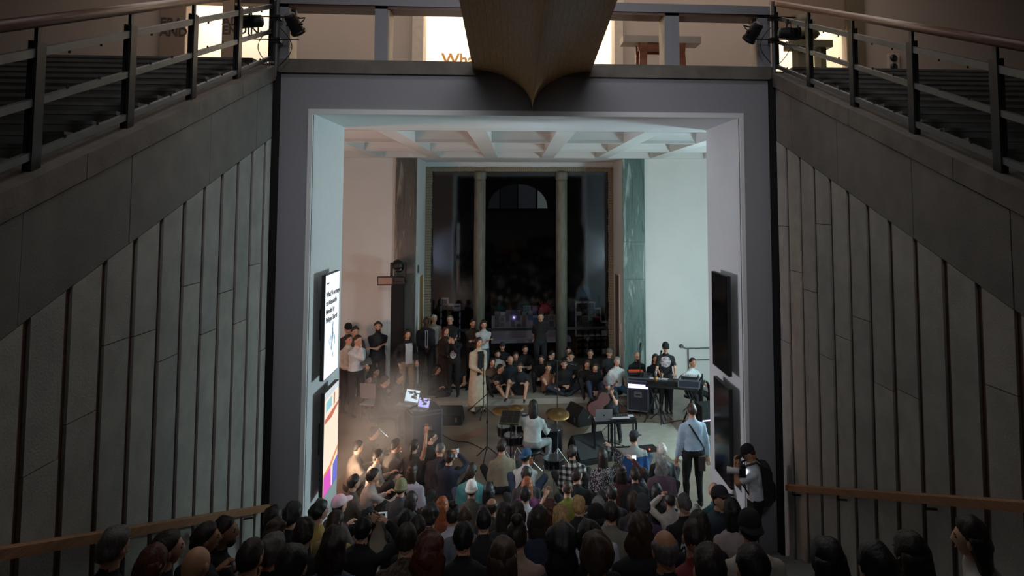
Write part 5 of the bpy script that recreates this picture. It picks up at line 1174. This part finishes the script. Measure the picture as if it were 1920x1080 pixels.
for x in (-.09, .05): MB().lathe([(.012, 0), (.012, .02)], c=(x, -.105, .07), n=10, mtx=Matrix.Rotation(R(90), 4, 'X')).build('red_light', LED_R, fx)
# right: lit flight case, keyboard stand with synthesizers
c0 = at(1176, 707, .86); c1 = at(1216, 710, .86); e1 = Vector((c1[0]-c0[0], c1[1]-c0[1], 0))
road_case(c0, e1, Vector((-e1.y, e1.x, 0)).normalized()*.55, .86, 'black flight case with a violet light bar next to the green pilaster', led=.62)
od = empty('drum_machine', at(1192, 701, .88), R(-4), label='orange drum machine on the lit flight case', cat='drum machine')
MB().box(-.19, .19, -.1, .14, 0, .06).build('body', M_BLACK, od); MB().box(-.17, .17, -.09, .13, .06, .07).build('panel', M_ORANGE, od)
for i in range(7): MB().box(-.16+.047*i, -.13+.047*i, -.08, -.05, .07, .076).build('button', M_BLACK, od)
k0 = Vector(at(1210, 722, .86)); k1 = Vector(at(1308, 730, .86)); kd_ = k1-k0
ks = empty('keyboard_stand', ((k0.x+k1.x)/2, (k0.y+k1.y)/2, 0), math.atan2(kd_.y, kd_.x), label='long trestle stand carrying the synthesizers', cat='stand')
L = kd_.length
MB().box(-L/2, L/2, 0, .5, .82, .86).build('top', M_BLACK, ks)
for sx in (-1, 1):
    for a in (-1, 1): MB().tube([(sx*L*.36+a*.22, .12, 0), (sx*L*.36-a*.10, .14, .82)], .017, 6).build('leg', M_DSTEEL, ks); MB().tube([(sx*L*.36+a*.22, .40, 0), (sx*L*.36-a*.10, .38, .82)], .017, 6).build('leg', M_DSTEEL, ks)
def on_ks(x, y, z=.86): m_ = Matrix.Translation(ks.location) @ Matrix.Rotation(ks.rotation_euler.z, 4, 'Z'); return tuple(m_ @ Vector((x, y, z)))
def synth(x, y, w, d, h, label, keys=True, z=.86, panel=None):
    o = empty('synthesizer', on_ks(x, y, z), ks.rotation_euler.z, label=label, cat='synthesizer'); MB().box(-w/2, w/2, -d/2, d/2, 0, h).build('body', M_BLACK, o)
    if panel: MB().box(-w/2+.02, w/2-.02, -d/2+.02, d/2-.02, h, h+.006).build('panel', panel, o)
    if keys:
        for i in range(int(w/.03)-2): MB().box(-w/2+.03+.03*i, -w/2+.055+.03*i, d/2-.14, d/2-.01, h, h+.012).build('key', M_WIRE, o)
    for i in range(8): MB().lathe([(.011, h), (.009, h+.022)], c=(-w/2+.05+i*(w-.1)/7, -d/2+.06, 0), n=8).build('knob', M_STEEL, o)
synth(-L*.27, .24, .52, .3, .08, 'long black synthesizer at the left of the trestle stand'); synth(L*.05, .22, .34, .3, .10, 'black mixer box in the middle of the trestle stand', False); 
sc_ = empty('equipment_case', on_ks(L*.33, .24), ks.rotation_euler.z, label='silver-edged case at the right end of the trestle stand', cat='case')
MB().box(-.24, .24, -.2, .2, 0, .17).build('body', M_CASE, sc_)
for z in (0, .15): MB().box(-.246, .246, -.206, .206, z, z+.022).build('edge_profile', M_ALU, sc_)
for x in (-.246, .22): MB().box(x, x+.026, -.207, .207, 0, .172).build('corner_edge', M_ALU, sc_)
synth(L*.33, .24, .36, .26, .06, 'pale sampler with red buttons on the silver-edged case', False, 1.032, mat('sampler_pale', s(214, 206, 206), .5))
gd = empty('brass_ornament', on_ks(-L*.30, .05, .94), label='small gold object with silver neck on the long synthesizer', cat='ornament')
MB().lathe([(.04, 0), (.055, .02), (.05, .05), (.06, .09), (.035, .12)], n=16).build('gold_base', M_BRASS, gd, smooth=True); MB().lathe([(.03, .12), (.032, .2), (.012, .26), (.012, .3)], n=14).build('silver_neck', M_CHROME, gd, smooth=True)
# cable drum and rack at the right edge
cp_ = empty('cable_coil', at(1318, 800, 0), R(20), label='thick coil of black cables hanging at the right edge of the stage', cat='cable coil')
MB().tube([(0, 0, 0), (0, 0, 1.15)], .018, 8).build('post', M_DSTEEL, cp_)
for i in range(6):
    n = 22; MB().tube([(.13*math.cos(t)*(1-.03*i), -.05-.018*i, .72+.30*math.sin(t)) for t in [2*math.pi*k/n for k in range(n+1)]], .012, 6).build('cable_loop', M_BLACK, cp_)
rk = empty('equipment_rack', at(1324, 812, 0), R(10), label='black rack with thin violet light strip behind the pale blue shirt', cat='rack')
MB().box(-.16, .2, -.15, .2, 0, .62).build('body', M_BLACKM, rk); MB().box(-.15, .19, -.158, -.15, .30, .325).build('light_strip', LED_V, rk)
for z in (.1, .42, .52): MB().box(-.14, .18, -.156, -.15, z, z+.06).build('front_panel', M_DSTEEL, rk)
# cables on the floor
def cable(pts, label, r=.008):
    P = [Vector(at(x, y, .01)) for x, y in pts]; Q = []
    for i in range(len(P)-1):
        p0, p1, p2, p3 = P[max(i-1, 0)], P[i], P[i+1], P[min(i+2, len(P)-1)]
        for t in np.linspace(0, 1, 6, endpoint=False): Q.append(.5*((2*p1)+(p2-p0)*t+(2*p0-5*p1+4*p2-p3)*t*t+(3*p1-p0-3*p2+p3)*t**3))
    Q.append(P[-1]); tag(MB().tube(Q, r, 6).build('floor_cable', M_BLACK, None, True), label, 'cable')
cable([(1140, 770), (1170, 774), (1190, 769), (1225, 777), (1262, 774)], 'black cable from the cellist to the trestle stand')
cable([(1170, 760), (1186, 765), (1205, 762), (1228, 768)], 'black cable in front of the lit flight case')
cable([(1245, 795), (1275, 788), (1300, 793), (1318, 790)], 'black cable right of the front microphone stand')
cable([(826, 812), (850, 826), (880, 830), (905, 842)], 'black cable along the floor left of the drums')
cable([(1085, 815), (1110, 822), (1140, 828), (1170, 836)], 'black cable under the black stands')
# cello
ce_a, ce_b = Vector(on_y(1104, 783, 13.75)), Vector(on_y(1160, 712, 14.15)); ax = (ce_b-ce_a); CL = ax.length
co_ = empty('cello', tuple(ce_a), label='reddish-brown cello held by the cellist', cat='cello')
zA = ax.normalized(); xA = zA.cross(Vector((0, -1, .2))).normalized(); yA = zA.cross(xA)
MT = Matrix((xA, yA, zA)).transposed().to_4x4()
co_.rotation_euler = MT.to_euler()
out = [(.0, .09), (.12, .10), (.20, .17), (.215, .27), (.19, .36), (.135, .44), (.125, .50), (.15, .57), (.165, .66), (.14, .74), (.06, .79), (0, .79)]
k_ = CL/1.32; poly = [(x*k_, z*k_) for x, z in out]+[(-x*k_, z*k_) for x, z in out[::-1][1:-1]]
MB().prism(poly, 'y', -.055*k_, .055*k_).build('body', M_CELLO, co_)
MB().box(-.02*k_, .02*k_, .055*k_, .085*k_, .5*k_, 1.2*k_).build('fingerboard', M_BLACK, co_); MB().box(-.022*k_, .022*k_, -.01*k_, .055*k_, .76*k_, 1.2*k_).build('neck', M_CELLO, co_)
MB().lathe([(.03*k_, -.025), (.03*k_, .025)], c=(0, .03*k_, 1.26*k_), n=14, mtx=Matrix.Rotation(R(90), 4, 'Y')).build('scroll', M_CELLO, co_); MB().tube([(0, 0, -.02), (0, 0, .1*k_)], .006, 6).build('endpin', M_CHROME, co_)
MB().box(-.04*k_, .04*k_, .055*k_, .11*k_, .38*k_, .39*k_).build('bridge', M_TABLET, co_)
# lighting tower on the left
tp = on_y(746, 560, 17.9); tw = empty('light_tower', (tp[0], 17.9, 0), label='black lighting tower with moving head lamp in front of the left pilaster', cat='light tower')
zt_ = on_y(746, 531, 17.9)[2]
MB().box(-.15, .15, -.12, .12, 0, zt_).build('tower', M_BLACKM, tw); MB().box(-.19, .19, -.16, .16, zt_, zt_+.05).build('top_plate', M_BLACK, tw)
MB().box(-.17, .17, -.13, .13, zt_+.05, zt_+.16).build('lamp_base', M_BLACK, tw)
for sx in (-1, 1): MB().box(sx*.17-.025, sx*.17+.025, -.06, .06, zt_+.16, zt_+.52).build('yoke_arm', M_BLACK, tw)
MB().lathe([(.11, -.15), (.135, -.08), (.14, .1), (.115, .2)], c=(0, 0, zt_+.42), n=18, mtx=Matrix.Rotation(R(65), 4, 'X')).build('lamp_head', M_BLACK, tw, smooth=True)
MB().cbox((0, -.145, zt_+.40), .2, .02, .13).build('lamp_label', M_STEEL, tw)
fp = empty('flood_panel', (tp[0]-.29, 17.75, zt_+.08), label='framed rectangular floodlight beside the moving head lamp', cat='floodlight')
MB().box(-.2, .2, -.02, .06, -.11, .11).build('housing', M_BLACK, fp); MB().box(-.17, .16, -.026, -.02, -.08, .08).build('front_glass', mat('flood_glass', s(150, 120, 104), .4), fp)
MB().tube([(.19, .02, 0), (.29, .05, 0)], .012, 6).build('arm', M_DSTEEL, fp)
# rails on the right wall
wr = empty('wall_rail', (0, YF, 0), label='thin grey pipe rail on the cool-lit wall', cat='rail')
xa, xb, zr_ = on_y(1277, 650, YF)[0], on_y(1345, 650, YF)[0], on_y(1290, 652, YF)[2]
MB().tube([(xa, -.07, zr_+.05), (xa+.12, -.08, zr_), (xb, -.08, zr_)], .018, 8).build('rail', M_STEEL, wr); MB().tube([(xa+.18, -.06, zr_), (xa+.2, -.05, 0)], .014, 8).build('down_pipe', M_STEEL, wr)
MB().lathe([(.05, 0), (.05, .05), (.03, .09)], c=(xa, -.02, zr_+.06), n=12, mtx=Matrix.Rotation(R(90), 4, 'X')).build('end_fitting', M_STEEL, wr)
MB().box(xa+.25, xb, -.03, 0, zr_-.34, zr_-.31).build('dado_strip', M_STEEL, wr)
# shop behind the glass
YS = 22.3
def sp(px, py): q = on_y(px, py, YS); return q[0], q[2]
x0, zt0 = sp(922, 578); x1, zb0 = sp(1046, 632)
ct = empty('shop_counter', ((x0+x1)/2, YS, 0), label='pale shop counter with a wall of cards and prints behind the middle window', cat='counter')
W2 = (x1-x0)/2
MB().box(-W2, W2, .0, .12, zb0, zt0-.25).build('display_panel', M_PAPER, ct); MB().box(-W2, W2+.4, -.3, .3, zb0-.1, zb0).build('counter_top', M_WIRE, ct); MB().box(-W2+.1, W2+.3, -.1, .3, 0, zb0-.1).build('counter_base', M_DARKR, ct)
rr = random.Random(5); cm = [mat('card_%d' % i, c, .8) for i, c in enumerate((s(176, 164, 164), s(120, 116, 124), s(90, 110, 140), s(160, 130, 120), s(200, 196, 196), s(140, 110, 116)))]
for i in range(11):
    for k in range(3):
        xx = -W2+.1+i*(2*W2-.2)/11; zz = zb0+.35+k*.19+rr.uniform(-.02, .03)
        if zz < zt0-.1: MB().box(xx, xx+rr.uniform(.1, .17), -.02-.003*k, 0, zz, zz+rr.uniform(.1, .2)).build('print_card', rr.choice(cm), ct)
for px, py, ww, col in ((988, 579, .24, s(110, 176, 170)), (1003, 578, .2, s(120, 50, 120))):
    a, b_ = sp(px, py); f_ = MB().box(a-(x0+x1)/2-ww/2, a-(x0+x1)/2+ww/2, -.06, -.03, b_-ww*.45, b_+ww*.45).build('framed_card', mat('card_frame_%d' % px, col, .7), ct); MB().box(a-(x0+x1)/2-ww*.38, a-(x0+x1)/2+ww*.38, -.066, -.06, b_-ww*.33, b_+ww*.33).build('picture', cm[1], f_)
a, b_ = sp(1021, 578); rf = empty('felt_sculpture', (a, YS-.15, b_), label='crimson spiky felt sculpture above the shop counter', cat='sculpture')
for i in range(13):
    t = -.6+i*.36; MB().add([(.1*math.cos(t-.2), -.03, .1*math.sin(t-.2)), (.1*math.cos(t+.2), -.03, .1*math.sin(t+.2)), (.30*math.cos(t)*(1+.15*(i % 2)), 0, .26*math.sin(t)*(1+.15*(i % 3))), (0, .06, 0)], [(0, 1, 2), (0, 3, 1), (1, 3, 2), (2, 3, 0)]).build('spike', M_REDFOAM, rf)
MB().add(*[x.tolist() if hasattr(x, 'tolist') else x for x in ellipsoid(V(0, 0, 0), (.16, .08, .15), 12, 8)]).build('core', M_REDFOAM, rf, smooth=True)
light('SPOT', 'shop_fill_spot', (0, 20.6, 5.9), 50, (1, .86, .9), aim=(0, 22.3, 1.6), size=.1, angle=95)  # unseen spot added to brighten the counter and shelves
def grid_shelf(pxs, pys, missing, label, name, m_):
    X_ = [sp(p, 600)[0] for p in pxs]; Z_ = [sp(1000, p)[1] for p in pys]; o = empty(name, (0, YS-.1, 0), label=label, cat='shelf'); t = .016
    for i in range(len(X_)-1):
        for k in range(len(Z_)-1):
            if (i, k) in missing: continue
            a, b_, zt, zb_ = X_[i], X_[i+1], Z_[k], Z_[k+1]
            MB().box(a-t, b_+t, -.12, .12, zt-t, zt+t).box(a-t, b_+t, -.12, .12, zb_-t, zb_+t).box(a-t, a+t, -.12, .12, zb_, zt).box(b_-t, b_+t, -.12, .12, zb_, zt).build('shelf_cell', m_, o)
            if rr.random() < .25: MB().box(a+.02, b_-.02, -.1, .1, zb_, zb_+(zt-zb_)*rr.uniform(.5, 1)).build('book_block', cm[4], o)
    return o
grid_shelf([828, 840, 851, 863], [556, 568, 580, 592, 604, 617, 630], {(1, 0), (2, 0)}, 'white stepped grid shelf behind the left window', 'grid_shelf', M_WIRE)
grid_shelf([1079, 1090.5, 1102, 1113.5, 1125, 1137], [567, 579, 592, 604, 617, 629], {(3, 0), (4, 0), (4, 1), (4, 2)}, 'white stepped grid shelf behind the right window', 'grid_shelf', M_WIRE)
grid_shelf([1080, 1091.5, 1103, 1114.5, 1126, 1137], [634, 641, 653, 665, 677], set(), 'wooden lattice shelf below the right grid shelf', 'lattice_shelf', M_LWOOD)
for px, py, lab in ((840, 466, 'dark framed picture behind the left window'), (1106, 470, 'dark framed picture behind the right window')):
    q = on_y(px, py, 26.9); f_ = empty('framed_picture', (q[0], 26.95, q[2]), label=lab, cat='picture'); MB().box(-.42, .42, -.06, 0, -.6, .6).build('frame', M_DSTEEL, f_); MB().box(-.36, .36, -.07, -.06, -.54, .54).build('picture', M_DSTEEL, f_)
# theatre spotlights at the landing corners
def theatre_spot(px, py, Y, aim_px, label):
    p = on_y(px, py, Y); o = empty('theatre_spotlight', tuple(p), label=label, cat='spotlight'); q = Vector(on_y(*aim_px))-Vector(p); mt = q.to_track_quat('Z', 'Y').to_matrix().to_4x4()
    MB().lathe([(.05, -.14), (.075, -.12), (.08, 0), (.085, .10), (.095, .11), (.095, .14), (.08, .14)], n=18, mtx=mt).build('body', M_BLACK, o, smooth=False)
    MB().lathe([(.078, .135), (.02, .137)], n=16, mtx=mt).build('lens', mat('lamp_lens', s(120, 110, 100), .1), o)
    MB().tube([mt @ Vector(v) for v in ((.1, 0, 0), (.115, .05, 0), (.09, .13, 0), (-.09, .13, 0), (-.115, .05, 0), (-.1, 0, 0))], .009, 6).build('yoke', M_DSTEEL, o)
    MB().box(-.03, .03, -.03, .03, .13, .18).build('clamp', M_DSTEEL, o)
    for a in (-1, 1): MB().tube([mt @ Vector((a*.08, 0, .02)), mt @ Vector((a*.125, 0, .02))], .012, 8).build('knob', M_BLACK, o)
    return o
theatre_spot(551, 44, 8.9, (900, 700, 14), 'black theatre spotlight on the inner side of the left landing corner')
theatre_spot(471, 40, 8.7, (300, 45, 8.5), 'black theatre spotlight seen side-on left of the landing corner')
theatre_spot(1413, 60, 8.9, (1000, 700, 14), 'black theatre spotlight on the inner side of the right landing corner')
theatre_spot(1479, 62, 8.7, (1700, 60, 8.5), 'black theatre spotlight seen side-on right of the landing corner')
for px, sgn in ((519, -1), (1450, 1)):
    q = on_y(px, 60, 9.0); o = empty('lamp_pole', (q[0], 9.0, 0), label='steel pole with clamps carrying the %s spotlights' % ('left' if sgn < 0 else 'right'), cat='pole')
    MB().tube([(0, 0, 6.6), (0, 0, 7.75)], .024, 10).build('pole', M_STEEL, o)
    for z in (on_y(px, 34, 9.0)[2], on_y(px, 76, 9.0)[2]): MB().box(-.06, .06, -.05, .05, z-.03, z+.03).build('clamp', M_BLACK, o); MB().tube([(-.42, -.06, z), (.3, -.06, z)], .008, 6).build('cross_bar', M_DSTEEL, o)
    zc_ = on_y(px, 60, 9.0)[2]
    for a in (-1, 1): MB().tube([(a*(.05+.16*math.sin(t)), -.05, zc_+.05-.5*t/3.1) for t in np.linspace(0, 3.1, 12)], .006, 6).build('cable_loop', M_BLACK, o)
# phones, camera, backpack, bag
def phone(px, py, Y, rz, lab, lit=(.8, .9, 1), st=1.2, tilt=0, land=False):
    q = on_y(px, py, Y); o = empty('mobile_phone', tuple(q), rz, label=lab, cat='phone'); w, h = (.15, .074) if land else (.074, .15)
    MB().box(-w/2, w/2, -.004, .004, -h/2, h/2).build('body', M_BLACK, o)
    MB().box(-w/2+.004, w/2-.004, -.006, -.004, -h/2+.006, h/2-.006).build('display', emis('phone_display_%d' % px, lit, st), o)
    if land:
        for a, b_ in ((-.03, .02), (.02, .05)): MB().box(a, b_, -.0075, -.006, -h/2+.01, h/2-.02).build('picture_area', M_DSTEEL, o)
    return o
def pl(key):
    for q in PLOG:
        if q[0].startswith(key[:38]): return q
q = pl('person in black jacket with small white logo filming'); phone(712, 966, q[3]+.42, R(5), 'phone held sideways showing a lit picture of the stage', (.5, .6, .6), .45, land=True)
q = pl('person with long dark hair in dark red top'); phone(1189, 862, q[3]+.36, R(-10), 'white-glowing phone held up above the dark red top', (.8, .9, 1), 2.0)
q = pl('person in navy holding a phone'); phone(857, 849, q[3]+.40, R(40), 'phone glowing faintly beside the bald person', (.7, .8, 1), .6)
q = pl('person with long dark hair in floral dress'); phone(1143, 838, q[3]+.35, R(-30), 'dark phone raised above the floral dress', (.2, .25, .3), .4)
q = pl('photographer'); hx = on_y(1393, 884, q[3]-.05)
cm_ = empty('photo_camera', tuple(hx), R(70), label='camera with pale telephoto lens held by the photographer', cat='camera')
MB().box(-.07, .07, -.04, .04, -.05, .05).build('body', M_BLACK, cm_); MB().lathe([(.04, .04), (.042, .10), (.036, .12), (.046, .2)], n=16, mtx=Matrix.Rotation(R(-90), 4, 'X')).build('lens', M_WIRE, cm_, smooth=True); MB().box(-.03, .03, -.03, .02, .05, .08).build('viewfinder', M_BLACK, cm_)
MB().box(-.035, .035, -.043, -.04, -.03, .03).build('rear_screen', emis('camera_rear_screen', (.9, .95, 1), 2.0), cm_)
sb = q[5]; bp_ = on_y(1429, 905, q[3])
bk = empty('backpack', tuple(bp_), R(-78+180), label='black patterned backpack worn by the photographer', cat='backpack')
bk.rotation_euler.z = R(78)
b_ = MB(); 
prof = [(.0, .24), (.06, .235), (.11, .18), (.12, 0), (.12, -.18), (.08, -.235), (0, -.24)]
MB().prism([(-a, z) for a, z in prof], 'x', -.14, .14).build('main_pocket', mat('backpack_fabric', s(34, 34, 38), .8, noise=.6, scale=24), bk)
MB().prism([(-.115-a*.35, z*.45-.08) for a, z in prof], 'x', -.10, .10).build('front_pocket', M_BLACKM, bk)
for sx in (-.09, .09): MB().tube([(sx, .0, .22), (sx, .08, .28), (sx, .24, .22), (sx, .27, .02), (sx, .14, -.18), (sx, .0, -.2)], .014, 6).build('strap', M_BLACK, bk)
MB().lathe([(.05, 0), (.05, .004), (.042, .004), (.042, 0)], c=(0, -.165, -.06), n=18, mtx=Matrix.Rotation(R(90), 4, 'X')).build('emblem_ring', M_STEEL, bk)
q = pl('person in pale blue shirt'); hb = on_y(1314, 862, q[3]+.02)
sbg = empty('shoulder_bag', tuple(hb), R(-10), label='small dark brown bag hanging at the pale blue shirt', cat='bag')
MB().box(-.05, .06, -.16, -.06, -.12, .1).build('body', mat('bag_leather', s(56, 46, 42), .6), sbg); MB().box(-.052, .062, -.165, -.055, .02, .105).build('flap', mat('bag_leather', s(56, 46, 42), .6), sbg)
light('POINT', 'drum_led_lamp', at(962, 800, .55), 1.6, (.5, .42, 1.0), size=.03)
# ------------------------------------------------------------------ haze drifting beside the left jamb
def haze():
    m = bpy.data.materials.new('stage_haze'); m.use_nodes = True; nt = m.node_tree; nt.nodes.clear(); L = nt.links.new
    out = nt.nodes.new('ShaderNodeOutputMaterial'); vs = nt.nodes.new('ShaderNodeVolumePrincipled'); vs.inputs['Color'].default_value = (.9, .86, .8, 1); vs.inputs['Anisotropy'].default_value = .2
    tc = nt.nodes.new('ShaderNodeTexCoord'); n = nt.nodes.new('ShaderNodeTexNoise'); n.inputs['Scale'].default_value = 1.3; n.inputs['Detail'].default_value = 3; n.inputs['Distortion'].default_value = .6
    L(tc.outputs['Object'], n.inputs['Vector'])
    mp = nt.nodes.new('ShaderNodeMapping'); mp.vector_type = 'TEXTURE'; mp.inputs['Scale'].default_value = (1.4, 2.1, 1.35); L(tc.outputs['Object'], mp.inputs[0])
    ln = nt.nodes.new('ShaderNodeVectorMath'); ln.operation = 'LENGTH'; L(mp.outputs[0], ln.inputs[0])
    fo = nt.nodes.new('ShaderNodeMapRange'); fo.inputs[1].default_value = 0; fo.inputs[2].default_value = 1; fo.inputs[3].default_value = 1; fo.inputs[4].default_value = 0; fo.interpolation_type = 'SMOOTHSTEP'; L(ln.outputs['Value'], fo.inputs[0])
    rm = nt.nodes.new('ShaderNodeMapRange'); rm.inputs[1].default_value = .35; rm.inputs[2].default_value = .75; rm.inputs[3].default_value = .15; rm.inputs[4].default_value = 1; L(n.outputs[0], rm.inputs[0])
    mu = nt.nodes.new('ShaderNodeMath'); mu.operation = 'MULTIPLY'; L(fo.outputs[0], mu.inputs[0]); L(rm.outputs[0], mu.inputs[1])
    m2 = nt.nodes.new('ShaderNodeMath'); m2.operation = 'MULTIPLY'; m2.inputs[1].default_value = .8; L(mu.outputs[0], m2.inputs[0]); L(m2.outputs[0], vs.inputs['Density']); L(vs.outputs[0], out.inputs['Volume'])
    return m
hz = MB().box(-1.4, 1.4, -2.1, 2.1, -.98, 1.35).build('haze', haze()); hz.location = (-2.5, 12.95, 1.0)
tag(hz, 'pale stage smoke drifting in front of the left jamb', 'smoke', kind='stuff')
light('SPOT', 'haze_fill_spot', (-3.4, 11.6, .5), 150, (1.0, .80, .60), aim=(-1.8, 12.9, 1.0), size=.08, angle=80, blend=.8)  # unseen spot added to make the smoke glow
